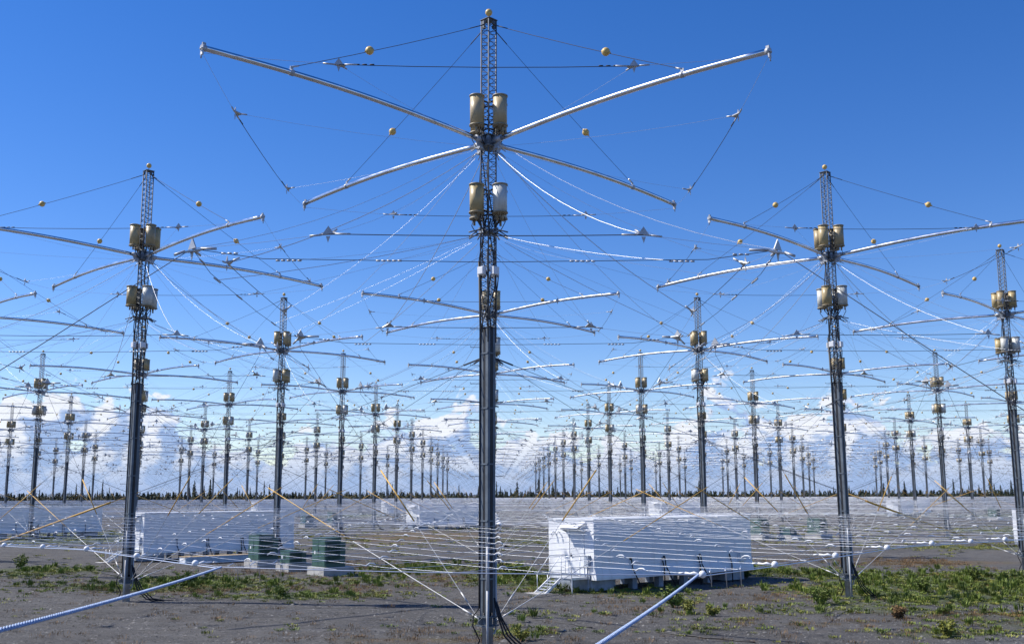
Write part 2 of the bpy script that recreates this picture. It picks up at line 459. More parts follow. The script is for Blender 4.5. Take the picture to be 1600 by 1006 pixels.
# ------------------------------------------------------------------ mast meshes (local x = i axis, local y = j axis)
ZT, ZJ, ZF, ZB, ZG = 21.13, 16.73, 13.6, 0.95, 9.39
ZL = 10.35
HS = 0.18
CORN = [(-1, -1), (1, -1), (1, 1), (-1, 1)]
DIRS = [Vector((1, 0, 0)), Vector((0, 1, 0)), Vector((-1, 0, 0)), Vector((0, -1, 0))]
LB = 10.75


def m_lattice():
    b = MB()
    for (x, y) in CORN:
        b.tube([(x * HS, y * HS, ZL - 0.5), (x * HS, y * HS, ZT)], 0.026, 6)
    bay = 0.27; n = int((ZT - ZL) / bay)
    for f in range(4):
        (x0, y0), (x1, y1) = CORN[f], CORN[(f + 1) % 4]
        for k in range(n):
            z0 = ZL + k * bay; a = (x0 * HS, y0 * HS, z0); c = (x1 * HS, y1 * HS, z0 + bay / 2); d = (x0 * HS, y0 * HS, z0 + bay)
            b.tube([a, c], 0.0125, 4, False, False); b.tube([c, d], 0.0125, 4, False, False)
    for z in (ZL, 14.0, 17.6, ZT - 0.06):
        for f in range(4):
            (x0, y0), (x1, y1) = CORN[f], CORN[(f + 1) % 4]
            b.tube([(x0 * HS, y0 * HS, z), (x1 * HS, y1 * HS, z)], 0.016, 4, False, False)
    return b


def m_cap():
    b = MB(); b.box((0, 0, ZT + 0.012), (0.44, 0.44, 0.02)); b.tube([(0, 0, ZT + 0.02), (0, 0, ZT + 0.24)], 0.013, 6)
    for d in DIRS:
        b.box(d * 0.24 + Vector((0, 0, ZT - 0.16)), (0.09, 0.09, 0.12))
    return b


def m_column():
    HS = 0.158
    b = MB(); z0, z1 = ZB + 0.14, ZL
    for (x, y) in CORN:
        for (dx, dy) in ((0.105, 0.012), (0.012, 0.105)):
            cx = x * (HS + 0.012 - dx / 2); cy = y * (HS + 0.012 - dy / 2)
            if dx < dy:
                cx = x * (HS + 0.006)
                cy = y * (HS - 0.002 - dy / 2)
            b.box((cx, cy, (z0 + z1) / 2), (dx, dy, z1 - z0))
    k = 0; z = z0 + 0.25
    while z < z1:
        for f in range(4):
            (x0, y0), (x1, y1) = CORN[f], CORN[(f + 1) % 4]
            zz = z + 0.45
            a, c = ((x0, y0), (x1, y1)) if k % 2 == 0 else ((x1, y1), (x0, y0))
            b.tube([(a[0] * (HS - .03), a[1] * (HS - .03), z), (c[0] * (HS - .03), c[1] * (HS - .03), min(zz, z1))], 0.013, 4, False, False)
        z += 0.45; k += 1
    for z in np.arange(z0 + 1.2, z1, 1.8):
        for f in range(4):
            (x0, y0), (x1, y1) = CORN[f], CORN[(f + 1) % 4]
            mx, my = (x0 + x1) / 2, (y0 + y1) / 2
            b.box((mx * (HS + .021), my * (HS + .021), z), (0.30 if abs(my) > .5 else .014, 0.30 if abs(mx) > .5 else .014, .05))
    return b


def m_tray():
    b = MB()
    for (x, y, r) in ((-.06, -.07, .05), (.07, -.05, .045), (-.02, .08, .05), (.06, .07, .04)):
        b.tube([(x, y, ZB + .2), (x, y, ZL - .3)], r, 8)
    b.box((-0.155, 0.01, (ZB + .3 + ZL) / 2), (.018, .10, ZL - ZB - .3)); b.box((0.01, -0.155, (ZB + .3 + ZL) / 2), (.10, .018, ZL - ZB - .3))
    return b


def m_pile():
    b = MB(); b.lathe([(.175, -0.3), (.175, ZB - .16), (.20, ZB - .16), (.20, ZB - .12), (.12, ZB - .12)], 16)
    return b


def m_bracket():
    b = MB(); b.box((0, 0, ZB - .10), (.52, .52, .03)); b.box((0, 0, ZB + .17), (.50, .50, .03))
    for (x, y) in CORN:
        b.box((x * .17, y * .17, ZB + .035), (.05, .05, .236))
    b.box((-.02, .01, ZB + .03), (.24, .24, .22))
    for d in DIRS:
        p = Vector((-d.y, d.x, 0))
        b.prism([d * .25 + Vector((0, 0, ZB - .08)), d * .42 + Vector((0, 0, ZB - .02)), d * .42 + Vector((0, 0, ZB + .06)), d * .25 + Vector((0, 0, ZB + .15))], p, .02)
    return b


def m_conduit():
    b = MB(); x, y = -.235, -.235
    b.tube([(x, y, -.1), (x, y, 1.95)], .038, 8); b.tube([(x, y, 1.95), (x, y, 3.3)], .042, 8); b.tube([(x, y, 3.3), (x, y, 3.6)], .022, 6)
    b.tube([(x + .42, y + .05, 3.1), (x + .42, y + .05, .75), (x + .38, y + .07, .62), (x + .22, y + .12, .58)], .03, 8)
    return b


def m_pegs():
    b = MB()
    for k, z in enumerate(np.arange(4.9, 10.3, .6)):
        s = 1 if k % 2 else -1
        for (x, y, dx, dy) in ((-HS, HS, -.7, .7),):
            b.tube([(x, y, z), (x + dx * .33, y + dy * .33, z), (x + dx * .33, y + dy * .33, z + .05)], .011, 4, True, False)
        if k % 2:
            b.tube([(HS, -HS, z), (HS + .17, -HS - .17, z), (HS + .17, -HS - .17, z + .05)], .011, 4, True, False)
    return b


def m_can(z0, h):
    b = MB(); b.lathe([(.238, z0 + .05), (.238, z0 + h - .04)], 20)
    return b


def m_can_lid(z0, h):
    b = MB(); b.lathe([(.235, z0 + h - .045), (.264, z0 + h - .04), (.264, z0 + h), (.24, z0 + h + .012), (.02, z0 + h + .02)], 20)
    return b


def m_can_flange(z0, h):
    b = MB(); b.lathe([(.266, z0 + .005), (.266, z0 + .045), (.235, z0 + .05)], 20)
    for k in range(6):
        a = k * math.pi / 3
        b.tube([(.2 * math.cos(a), .2 * math.sin(a), z0 - .005), (.2 * math.cos(a), .2 * math.sin(a), z0 - .05)], .013, 5)
    b.tube([(.08, .05, z0 - .01), (.08, .05, z0 - .2)], .04, 8); b.tube([(-.1, -.04, z0 - .01), (-.1, -.04, z0 - .16)], .03, 8)
    return b


def m_can_arm(z0, h):
    b = MB()   # support from mast face, local +x is outwards; can axis at 0.55
    for z in (z0 + .12, z0 + h - .15):
        b.box((.56 - .33, .1, z), (.18, .03, .05)); b.box((.56 - .33, -.1, z), (.18, .03, .05))
    for s in (-.1, .1):
        b.tube([(.2, s, z0 - .42), (.42, s * 1.3, z0 - .06)], .018, 5)
    b.tube([(.55, .18, z0 - .05), (.60, .2, z0 - .25), (.45, .16, z0 - .5), (.22, .08, z0 - .62)], .016, 5)
    return b


def boomz(t):
    return ZJ + 0.20 * math.sin(math.pi * min(1, t * .93)) - 0.06 * t


def m_boom():
    b = MB(); n = 14
    pts = [Vector((.42 + (LB - .42) * k / n, 0, boomz(k / n))) for k in range(n + 1)]
    b.tube(pts, .083, 14)
    return b


def m_boom_end():
    b = MB(); z = boomz(1)
    b.tube([(LB - .10, 0, z + .003), (LB + .02, 0, z)], .092, 14)
    b.box((LB - .05, 0, z + .12), (.10, .05, .08)); b.box((LB + .0, 0, z - .14), (.04, .12, .12)); b.tube([(LB, 0, z - .1), (LB + .02, 0, z - .3)], .02, 5)
    b.tube([(LB + .02, -.07, z - .02), (LB + .06, 0, z - .05), (LB + .02, .07, z - .02)], .018, 5)
    return b


def m_boom_clamp():
    b = MB(); t = (7.93 - .42) / (LB - .42); z = boomz(t)
    b.tube([(7.87, 0, z), (7.99, 0, z - .002)], .096, 14); b.box((7.93, 0, z + .13), (.10, .025, .12)); b.tube([(7.7, 0, z + .27), (7.93, 0, z + .17)], .028, 6)
    return b


def m_root():
    b = MB(); b.tube([(.30, 0, ZJ), (.62, 0, ZJ + .02)], .105, 12)
    b.prism([(.2, 0, ZJ - .36), (.28, 0, ZJ + .16), (.62, 0, ZJ - .05), (.46, 0, ZJ - .34)], (0, 1, 0), .03)
    b.box((.44, 0, ZJ - .30), (.16, .20, .05))
    for s in (-1, 1):
        b.tube([(.45, s * .08, ZJ - .28), (.66, s * .16, ZJ - .44)], .018, 5)
    return b


def m_hub():
    b = MB(); b.box((0, 0, ZJ), (.50, .50, .30)); b.box((0, 0, ZJ + .19), (.58, .58, .03)); b.box((0, 0, ZJ - .19), (.58, .58, .03))
    for d in DIRS:
        b.box(d * .29 + Vector((0, 0, ZJ)), (.22 if d.x else .16, .22 if d.y else .16, .22))
    b.box((.1, .31, ZJ + .05), (.14, .1, .34)); b.box((-.31, .12, ZJ - .1), (.1, .14, .3))
    return b


def m_jbox():
    b = MB(); b.box((.31, 0, 12.23), (.15, .26, .26)); b.box((.388, 0, 12.23), (.012, .22, .22)); b.box((.225, 0, 12.23), (.03, .12, .34))
    return b


def m_cables():
    b = MB(); rnd = random.Random(3)
    for k in range(6):
        a0 = k * math.pi / 3 + .4; pts = []
        top = 17.0 if k < 3 else 14.0
        z = top
        while z > ZL - .2:
            a = a0 + .55 * math.sin((top - z) * (1.3 + .22 * k) + k); rr = .27 + .06 * math.sin((top - z) * 2.1 + 2 * k)
            pts.append((rr * math.cos(a), rr * math.sin(a), z)); z -= .22
        b.tube(pts, .021, 5)
    # trunk cable down the left corner and out to the ground
    for (dx, r) in ((0, .032), (.07, .026)):
        pts = [(-.21 + dx * .7, .23 + dx * .7, 12.6), (-.175 + dx * .7, .195 + dx * .7, ZL)]
        pts += [(-.175 + dx * .7, .195 + dx * .7, z) for z in (8, 6, 4, 2.2, 1.4)]
        b.tube(pts, r, 6)
    for q, (ox, oy) in enumerate(((.25, -.1), (.2, -.2), (.28, -.02))):
        b.tube([(.12 + .03 * q, -.16, 1.7), (.22 + .04 * q, -.26 - .03 * q, 1.1), (.34 + .10 * q, -.40 - .06 * q, .55), (.66 + .13 * q, -.62 - .1 * q, .12), (.95 + .25 * q, -.85 - .1 * q, .0), (1.5 + .3 * q, -1.1, -.02)], .028, 6)
    b.tube([(-.175, .195, 1.4), (-.33, .30, 1.15), (-.40, .26, .85), (-.30, .2, .62), (-.2, .15, .4), (-.3, .3, .05)], .024, 6)
    return b


def m_feed():
    b = MB(); b.box((0, 0, ZF), (.46, .46, .10))
    for d in DIRS:
        p = Vector((-d.y, d.x, 0))
        b.box(d * .33 + Vector((0, 0, ZF + .03)), (.22 if d.x else .07, .22 if d.y else .07, .09))
        for s in (-1, 1):
            b.tube([d * .42 + p * .05 * s + Vector((0, 0, ZF)), d * .72 + p * .20 * s + Vector((0, 0, ZF - .10))], .026, 5)
            b.tube([d * .40 + p * .12 * s + Vector((0, 0, ZF - .02)), d * .58 + p * .34 * s + Vector((0, 0, ZF - .2))], .022, 5)
    return b


ZTIP = 16.66


def m_stay(d, w=1.0):
    b = MB(); b.tube(line(d * .22 + Vector((0, 0, 20.9)), d * 7.72 + Vector((0, 0, 17.12)), .05, 4), .010 * w, 4, False)
    b.tube([d * .3 + Vector((0, 0, 20.87)), d * .9 + Vector((0, 0, 20.55))], .018, 5)
    return b


def m_stay_ball(d):
    b = MB(); b.ball(d * 5.15 + Vector((0, 0, 18.40)), .135, 12, 8)
    b.tube([d * 5.0 + Vector((0, 0, 18.475)), d * 5.32 + Vector((0, 0, 18.315))], .035, 6)
    return b


LBQ = []


def yoke(b, p, a, bb, c, s=1.0):
    """three-cornered yoke plate at p pulling towards points a, bb, c, with a fin"""
    p = Vector(p); ds = [(Vector(q) - p).normalized() for q in (a, bb, c)]
    tri = [p + d * .22 * s for d in ds]
    nrm = (tri[1] - tri[0]).cross(tri[2] - tri[0])
    if nrm.length < 1e-5:
        nrm = Vector((0, 0, 1))
    b.prism(tri, nrm, .03 * s)
    up = Vector((0, 0, 1)); h = (ds[0] - ds[1]).normalized()
    b.prism([p - h * .13 * s, p + h * .13 * s, p + up * .19 * s, ], h.cross(up), .02 * s)
    b.prism([p - up * .05 * s - h * .05 * s, p - up * .05 * s + h * .05 * s, p - up * .20 * s], h.cross(up), .016 * s)
    for d, l in zip(ds, (.42, .5, .36)):
        b.tube([p + d * .15 * s, p + d * l * s], .024 * s, 5)


def quad(a, bv, w=1.0):
    """wires of one quadrant between arm directions a and bv -> dict of MBs"""
    out = {}
    A = a * LB + Vector((0, 0, ZTIP - .1)); B = bv * LB + Vector((0, 0, ZTIP - .1))
    P1 = A.lerp(B, .24); P2 = A.lerp(B, .76); P1.z = P2.z = 16.25
    Jp = Vector((0, 0, ZJ - .2))
    m = MB()
    for (u, v) in ((A, P1), (P2, B)):
        m.tube(line(u, v, .02, 2), .0050 * w, 4, False)
    for v in (P1, P2):
        m.tube(line(Jp + (v - Jp).normalized() * .6, v, .10, 4), .0040 * w, 4, False)
    out['lb_wire'] = m
    m = MB(); m.tube(line(P1, P2, .06, 4), .0115 * w, 4, False)
    for u, v in ((P1, P2), (P2, P1)):
        for k in range(4):
            m.tube([u.lerp(v, .03 + .025 * k), u.lerp(v, .045 + .025 * k)], .022, 5)
    out['lb_rope'] = m
    for k, (p, q, e) in enumerate(((P1, P2, A), (P2, P1, B))):
        m = MB(); yoke(m, p, e, q, Jp); out['lb_y%d' % k] = m
    A2 = a * 10.76 + Vector((0, 0, 11.2)); B2 = bv * 10.76 + Vector((0, 0, 11.2))
    Q1 = A2.lerp(B2, .23); Q2 = A2.lerp(B2, .77); Q1.z = Q2.z = 11.6
    F = Vector((0, 0, ZF - .08))
    m = MB()
    for (u, v) in ((A2, Q1), (Q2, B2)):
        m.tube(line(u, v, .03, 2), .005 * w, 4, False)
    out['hb_wire'] = m
    m = MB(); m.tube(line(Q1, Q2, .04, 4), .0125 * w, 4, False)
    m.tube(line(A2, B2, .0, 1)[:1] + [A2.lerp(B2, .12) - Vector((0, 0, .26)), A2.lerp(B2, .5) - Vector((0, 0, .34)), A2.lerp(B2, .88) - Vector((0, 0, .26))] + [B2], .0095 * w, 4, False)
    out['hb_rope'] = m
    m = MB(); C = []
    for f in (.165, .335, .665, .835):
        p = A2.lerp(B2, f) - Vector((0, 0, .31)); C.append(p); h = (B2 - A2).normalized()
        for k in range(-2, 3):
            m.tube([p + h * (.14 * k - .06), p + h * (.14 * k + .04)], .026, 5)
    for e, s in ((A2, B2), (B2, A2)):
        h = (s - e).normalized(); p = e.lerp(s, .05) - Vector((0, 0, .12))
        for k in range(3):
            m.tube([p + h * .16 * k, p + h * (.16 * k + .10)], .026, 5)
    out['hb_clip'] = m
    m = MB()
    for k, p in enumerate(C):
        d = (p - F).normalized(); m.tube(line(F + d * .7, p, .12, 5), (.0095 if k == 3 else .004) * w, 5, False)
    for p in (Q1, Q2):
        d = (p - Jp).normalized(); m.tube(line(Jp + d * .6, p, .42, 8), (.0125 if p is Q2 else .0045) * w, 5, False)
    out['hb_cable'] = m
    for k, (p, q, e) in enumerate(((Q1, Q2, A2), (Q2, Q1, B2))):
        m = MB(); yoke(m, p, e, q, Jp, 1.15); out['hb_y%d' % k] = m
    return out


def m_hbtip(d):
    p = d * 10.76 + Vector((0, 0, 11.2)); b = MB(); s = Vector((-d.y, d.x, 0))
    yoke(b, p, p - d * 2 + s * 2, p - d * 2 - s * 2, p + d * 2 - Vector((0, 0, 1.0)), 1.5)
    return b


def m_hbtop(d, w=1.0):
    b = MB(); Jp = Vector((0, 0, ZJ - .2)); p = d * 10.76 + Vector((0, 0, 11.2))
    b.tube(line(Jp + d * .6, p, .55, 8), .0065 * w, 5, False)
    return b


def m_guy(d, cells, part):
    b = MB(); A = d * .2 + Vector((0, 0, ZG)); B = d * (S * cells - .42) + Vector((0, 0, ZB + .04))
    sag = .10 * cells; ln = line(A, B, sag, 8)

    def at(f):
        return A.lerp(B, f) - Vector((0, 0, sag * 4 * f * (1 - f)))
    f0 = (ZG - 5.3) / (ZG - ZB) if cells == 1 else (ZG - 4.75) / (ZG - ZB)
    f1 = (ZG - 3.3) / (ZG - ZB) if cells == 1 else (ZG - 1.9) / (ZG - ZB)
    if part == 'dark':
        b.tube([at(f0 * k / 4) for k in range(5)], .008 if cells == 1 else .0095, 4, False)
        b.tube([A, at(.02)], .03, 5)
    elif part == 'yellow':
        r = .019 if cells == 1 else .05
        b.tube([at(f0 + (f1 - f0) * k / 4) for k in range(5)], r, 8)
    else:
        b.tube([at(f1 + (1 - f1) * k / 4) for k in range(5)], .016 if cells == 1 else .012, 5, False)
        b.tube([at(.968), at(.985)], .03, 5); b.tube([at(.992), at(.9985)], .028, 5)
    return b


def m_tipguy(d, part):
    b = MB(); A = d * .40 + Vector((0, 0, ZB + .06)); B = d * 10.76 + Vector((0, 0, 10.75))
    if part == 'low':
        b.tube([A, A.lerp(B, .32)], .012, 5, False); b.tube([A.lerp(B, .05), A.lerp(B, .08)], .026, 5)
    elif part == 'yellow':
        b.tube([A.lerp(B, .31), A.lerp(B, .49)], .025, 8)
    else:
        b.tube([A.lerp(B, .48), B, B + Vector((0, 0, .4))], .009, 4, False)
    return b


def m_outguy(d):
    b = MB(); A = d * 10.9 + Vector((0, 0, 11.1)); B = d * 25.3 + Vector((0, 0, .02))
    b.tube(line(A, B, .1, 4), .011, 5, False); b.tube([B, B + Vector((0, 0, -.05)) - d * .01], .05, 6)
    return b


ME = {}


def reg(key, mb, mats):
    ME[key] = (mb, mb.mesh(key, mats), mats)


CANS = [('up', 17.16, 1.08), ('low', 14.13, 1.0)]
reg('lattice_tower', m_lattice(), 'galv'); reg('top_plate', m_cap(), 'galv'); reg('lower_column', m_column(), 'column'); reg('cable_tray', m_tray(), 'black')
reg('pile', m_pile(), 'pile'); reg('base_bracket', m_bracket(), 'column'); reg('conduit', m_conduit(), 'pile'); reg('climbing_pegs', m_pegs(), 'galv')
b = MB(); b.ball((0, 0, ZT + .30), .125, 14, 10); reg('top_ball', b, 'ball')
for nm, z0, h in CANS:
    reg('can_' + nm, m_can(z0, h), 'can_tan'); reg('lid_' + nm, m_can_lid(z0, h), 'rim'); reg('flange_' + nm, m_can_flange(z0, h), 'rim'); reg('arm_' + nm, m_can_arm(z0, h), 'black')
    bb = MB(); bb.join(ME['can_' + nm][0]); reg('cang_' + nm, bb, 'can_gold'); bb = MB(); bb.join(ME['can_' + nm][0]); reg('canw_' + nm, bb, 'can_grey')
reg('boom', m_boom(), 'boom'); reg('boom_end', m_boom_end(), 'gusset'); reg('boom_clamp', m_boom_clamp(), 'gusset'); reg('root', m_root(), 'gusset'); reg('hub', m_hub(), 'hub')
reg('jbox', m_jbox(), 'white'); reg('cables', m_cables(), 'black'); reg('feed', m_feed(), 'hub')
for k, d in enumerate(DIRS):
    reg('stay%d' % k, m_stay(d), 'rope'); reg('sball%d' % k, m_stay_ball(d), 'ball'); reg('tip%d' % k, m_hbtip(d), 'gusset'); reg('tipw%d' % k, m_hbtop(d), 'cable')
    for nm, mb in quad(d, DIRS[(k + 1) % 4]).items():
        mt = {'lb_wire': 'wire', 'lb_rope': 'rope', 'hb_wire': 'wire', 'hb_rope': 'rope', 'hb_clip': 'gusset', 'hb_cable': 'cable'}.get(nm, 'gusset')
        reg('%s_%d' % (nm, k), mb, mt)
    for nm, mb in quad(d, DIRS[(k + 1) % 4], .5).items():
        mt = {'lb_wire': 'wire', 'lb_rope': 'rope', 'hb_wire': 'wire', 'hb_rope': 'rope', 'hb_clip': 'gusset', 'hb_cable': 'cable'}.get(nm, 'gusset')
        reg('f%s_%d' % (nm, k), mb, mt)
    reg('fstay%d' % k, m_stay(d, .6), 'rope'); reg('ftipw%d' % k, m_hbtop(d, .5), 'cable')
    for c in (1, 2):
        for p, mt in (('dark', 'rope'), ('yellow', 'yellow'), ('low', 'guy')):
            reg('guy%d_%d_%s' % (c, k, p), m_guy(d, c, p), mt)
    reg('outguy%d' % k, m_outguy(d), 'rope')
    for p, mt in (('dark', 'rope'), ('yellow', 'yellow'), ('low', 'guy')):
        reg('tipguy%d_%s' % (k, p), m_tipguy(d, p), mt)
RZ = [0, math.pi / 2, math.pi, -math.pi / 2]


for k, d in enumerate(DIRS):
    for nm, mb in (('guy1_%d_far' % k, m_guy(d, 1, 'yellow')), ('tipguy%d_far' % k, m_tipguy(d, 'yellow'))):
        c = {}
        P = np.array(mb.v); n = 8; m = len(P) // n
        Q = P.reshape(m, n, 3); ctr = Q.mean(1, keepdims=True); mb.v = [tuple(q) for q in (ctr + (Q - ctr) * .3).reshape(-1, 3)]
        reg(nm, mb, 'yellow')


def joined(key, keys_rot):
    """cached mesh of several registered ones, several materials"""
    if key in ME:
        return ME[key][1]
    b = MB(); mats = []
    for (k, rz, off) in keys_rot:
        src, _, mt = ME[k]
        if mt not in mats:
            mats.append(mt)
        q = MB(); q.join(src, Matrix.Translation(off) @ Matrix.Rotation(rz, 4, 'Z') if (rz or off != (0, 0, 0)) else None)
        q.mi = [mats.index(mt)] * len(q.f); b.join(q)
    ME[key] = (b, b.mesh(key, mats), mats)
    return ME[key][1]


def canoff(k):
    return tuple(DIRS[k] * .55)


def mast(i, j, lod, label):
    root = bpy.data.objects.new('antenna_mast', None); COL.objects.link(root)
    rnd = random.Random(i * 31 + j * 7)
    root.location = gpos(i, j); root.rotation_euler = (rnd.uniform(-.0022, .0022), rnd.uniform(-.0022, .0022), math.pi / 4 + rnd.uniform(-.008, .008))
    root.empty_display_size = .5
    tag(root, label, 'antenna mast', 'antenna masts standing in a grid')
    R = lambda nm, key, par=root, rz=0, loc=(0, 0, 0): obj(nm, ME[key][1], par, loc, (0, 0, rz))
    swing = lambda: rnd.uniform(-.007, .007)
    tw = R('lattice_tower', 'lattice_tower')
    if lod == 0:
        R('top_plate', 'top_plate', tw); R('top_ball', 'top_ball'); lc = R('lower_column', 'lower_column'); R('cable_tray', 'cable_tray', lc); R('climbing_pegs', 'climbing_pegs', lc)['kind'] = 'stuff'
        R('pile', 'pile'); R('base_bracket', 'base_bracket'); R('conduit', 'conduit'); R('hub', 'hub'); R('feed_bracket', 'feed'); R('cable_bundle', 'cables')
        for k in range(4):
            for nm, z0, h in CANS:
                kind = 'can_' + nm
                if nm == 'low':
                    kind = ('cang_low' if k == 2 else 'canw_low') if (i, j) == (0, 0) else 'canw_low' if (i + j + k) % 3 else 'cang_low'
                elif (i + j + k) % 2 and i + j:
                    kind = 'cang_up'
                c = R('canister', kind, root, RZ[k], canoff(k)); R('lid', 'lid_' + nm, c); R('flange', 'flange_' + nm, c)
                R('canister_bracket', 'arm_' + nm, root, RZ[k])['kind'] = 'stuff'
            R('junction_box', 'jbox', root, RZ[k] )
            bo = R('boom', 'boom', root, RZ[k] + swing()); R('end_cap', 'boom_end', bo); R('stay_clamp', 'boom_clamp', bo); R('root_bracket', 'root', bo)
            st = R('stay_rope', 'stay%d' % k); R('insulator_ball', 'sball%d' % k, st)
            R('yoke_plate', 'tip%d' % k); R('support_cable', 'tipw%d' % k)
            w_ = R('upper_ring_rope', 'lb_rope_%d' % k); R('ring_wires', 'lb_wire_%d' % k, w_)['kind'] = 'stuff'; R('yoke_plate', 'lb_y0_%d' % k, w_); R('yoke_plate', 'lb_y1_%d' % k, w_)
            w_ = R('lower_ring_rope', 'hb_rope_%d' % k); R('ring_wires', 'hb_wire_%d' % k, w_)['kind'] = 'stuff'; R('rope_insulators', 'hb_clip_%d' % k, w_)['kind'] = 'stuff'; R('yoke_plate', 'hb_y0_%d' % k, w_); R('yoke_plate', 'hb_y1_%d' % k, w_)
            R('fan_cable', 'hb_cable_%d' % k)
    elif lod == 1:
        me = joined('L1col', [('lower_column', 0, (0, 0, 0)), ('cable_tray', 0, (0, 0, 0)), ('climbing_pegs', 0, (0, 0, 0)), ('cables', 0, (0, 0, 0))])
        obj('lower_column', me, root)
        obj('base', joined('L1base', [(q, 0, (0, 0, 0)) for q in ('pile', 'base_bracket', 'conduit')]), root)
        obj('hub', joined('L1hub', [('hub', 0, (0, 0, 0)), ('feed', 0, (0, 0, 0)), ('top_plate', 0, (0, 0, 0)), ('top_ball', 0, (0, 0, 0))] + [('jbox', RZ[k], (0, 0, 0)) for k in range(4)]), root)
        for k in range(4):
            for nm, z0, h in CANS:
                kind = ('canw_' if nm == 'low' and (i + k) % 2 else 'cang_' if (i + j + k) % 2 else 'can_') + nm
                me = joined('L1' + kind, [(kind, 0, (0, 0, 0)), ('lid_' + nm, 0, (0, 0, 0)), ('flange_' + nm, 0, (0, 0, 0))])
                obj('canister', me, root, canoff(k), (0, 0, RZ[k]))
            me = joined('L1boom', [(q, 0, (0, 0, 0)) for q in ('boom', 'boom_end', 'boom_clamp', 'root')])
            obj('boom', me, root, (0, 0, 0), (0, 0, RZ[k] + swing()))
        obj('stays', joined('L1stay', [('fstay%d' % k, 0, (0, 0, 0)) for k in range(4)] + [('sball%d' % k, 0, (0, 0, 0)) for k in range(4)]), root)
        obj('upper_ring', joined('L1ur', [('f%s_%d' % (q, k), 0, (0, 0, 0)) for k in range(4) for q in ('lb_rope', 'lb_wire', 'lb_y0', 'lb_y1')]), root)
        obj('lower_ring', joined('L1lr', [('f%s_%d' % (q, k), 0, (0, 0, 0)) for k in range(4) for q in ('hb_rope', 'hb_wire', 'hb_clip', 'hb_y0', 'hb_y1', 'hb_cable')] + [('%s%d' % (q, k), 0, (0, 0, 0)) for k in range(4) for q in ('tip', 'ftipw')]), root)
    else:
        obj('lower_column', joined('L2col', [(q, 0, (0, 0, 0)) for q in ('lower_column', 'cable_tray', 'cables', 'pile', 'base_bracket', 'conduit', 'hub', 'feed')]), root)
        for nm, z0, h in CANS:
            obj('canister_set', joined('L2can' + nm, [(q + nm, RZ[k], canoff(k)) for k in range(4) for q in ('can_' if k % 2 else 'canw_', 'lid_', 'flange_')]), root)
        for k in range(4):
            obj('boom', joined('L2boom', [('boom', 0, (0, 0, 0)), ('root', 0, (0, 0, 0))]), root, (0, 0, 0), (0, 0, RZ[k] + swing()))
        obj('rigging', joined('L2rig', [('f%s_%d' % (q, k), 0, (0, 0, 0)) for k in range(4) for q in ('lb_rope', 'lb_y0', 'lb_y1', 'hb_rope', 'hb_clip', 'hb_y0', 'hb_y1', 'hb_cable')] + [('%s%d' % (q, k), 0, (0, 0, 0)) for k in range(4) for q in ('tip', 'fstay', 'sball')]), root)
    tg = [k for k in range(4) if not (k == 2 and i == 0) and not (k == 3 and j == 0)]
    if lod < 2:
        for k in tg:
            gq = R('tip_guy', 'tipguy%d_dark' % k); R('yellow_sleeve', ('tipguy%d_yellow' if lod == 0 else 'tipguy%d_far') % k, gq); R('lower_guy', 'tipguy%d_low' % k, gq)
    else:
        obj('tip_guys', joined('L2tg' + str(tg), [('tipguy%d_%s' % (k, p), 0, (0, 0, 0)) for k in tg for p in ('dark', 'low')]), root)
    # guys to the feet of the first and second neighbours
    todo = []
    for k, (di, dj) in enumerate(((1, 0), (0, 1), (-1, 0), (0, -1))):
        for c in (1, 2):
            if c == 2 and (di < 0 or dj < 0 or i + j > 0):
                continue
            if 0 <= i + di * c < NI and 0 <= j + dj * c < NJ:
                todo.append((c, k))
    if lod < 2:
        for c, k in todo:
            gq = R('guy_rope', 'guy%d_%d_dark' % (c, k)); R('yellow_sleeve', ('guy%d_%d_yellow' if lod == 0 else 'guy%d_%d_far') % (c, k), gq); R('lower_guy', 'guy%d_%d_low' % (c, k), gq)
    else:
        key = 'L2guy' + ''.join('%d%d' % q for q in todo)
        obj('guy_ropes', joined(key, [('guy%d_%d_%s' % (c, k, p), 0, (0, 0, 0)) for c, k in todo for p in ('dark', 'low')]), root)
    if i == 0:
        R('outer_guy', 'outguy2')
    if j == 0:
        R('outer_guy', 'outguy3')
    return root


def px_of(p):
    d = p - CAM; w_ = d.dot(FWD)
    return 800 + FPX * d.dot(RGT) / w_, 503 - FPX * d.dot(UPV) / w_


nm_ = 0
for i in range(NI):
    for j in range(NJ):
        p = gpos(i, j, 16.7); x, y = px_of(p); D = (p - CAM).dot(FWD)
        marg = 13.0 * FPX / D + 60
        if x < -marg or x > 1600 + marg:
            continue
        k = i - j; n = min(i, j) + 1
        if (i, j) == (0, 0):
            lab = 'nearest and largest grey lattice antenna mast, standing in the middle of the photo'
        elif k == 0:
            lab = 'antenna mast, %s in the line straight behind the nearest mast' % ordw(n)
        else:
            col = '%s line %s of the nearest mast' % (ordw(abs(k)), 'right' if k > 0 else 'left')
            lab = 'antenna mast, %s from the front in the %s' % (ordw(n), col)
        mast(i, j, 0 if i + j <= 3 else 1 if i + j <= 9 else 2, lab); nm_ += 1

# ------------------------------------------------------------------ ground screen
CLi, CLj = -13.15, -6.08
CRi, CRj = -8.38, -13.68
IEND, JEND = 14 * S + 13, 11 * S + 13


def scr_z(i, j):
    ai = np.where(i < 0, .45, .22); aj = np.where(j < 0, .45, .22)
    return 3.95 - .5 * (ai * np.abs(np.sin(np.pi * i / S)) + aj * np.abs(np.sin(np.pi * j / S)))


def cham_i(j):
    return CLi + (CRi - CLi) * (j - CLj) / (CRj - CLj)


def cham_j(i):
    return CLj + (CRj - CLj) * (i - CLi) / (CRi - CLi)


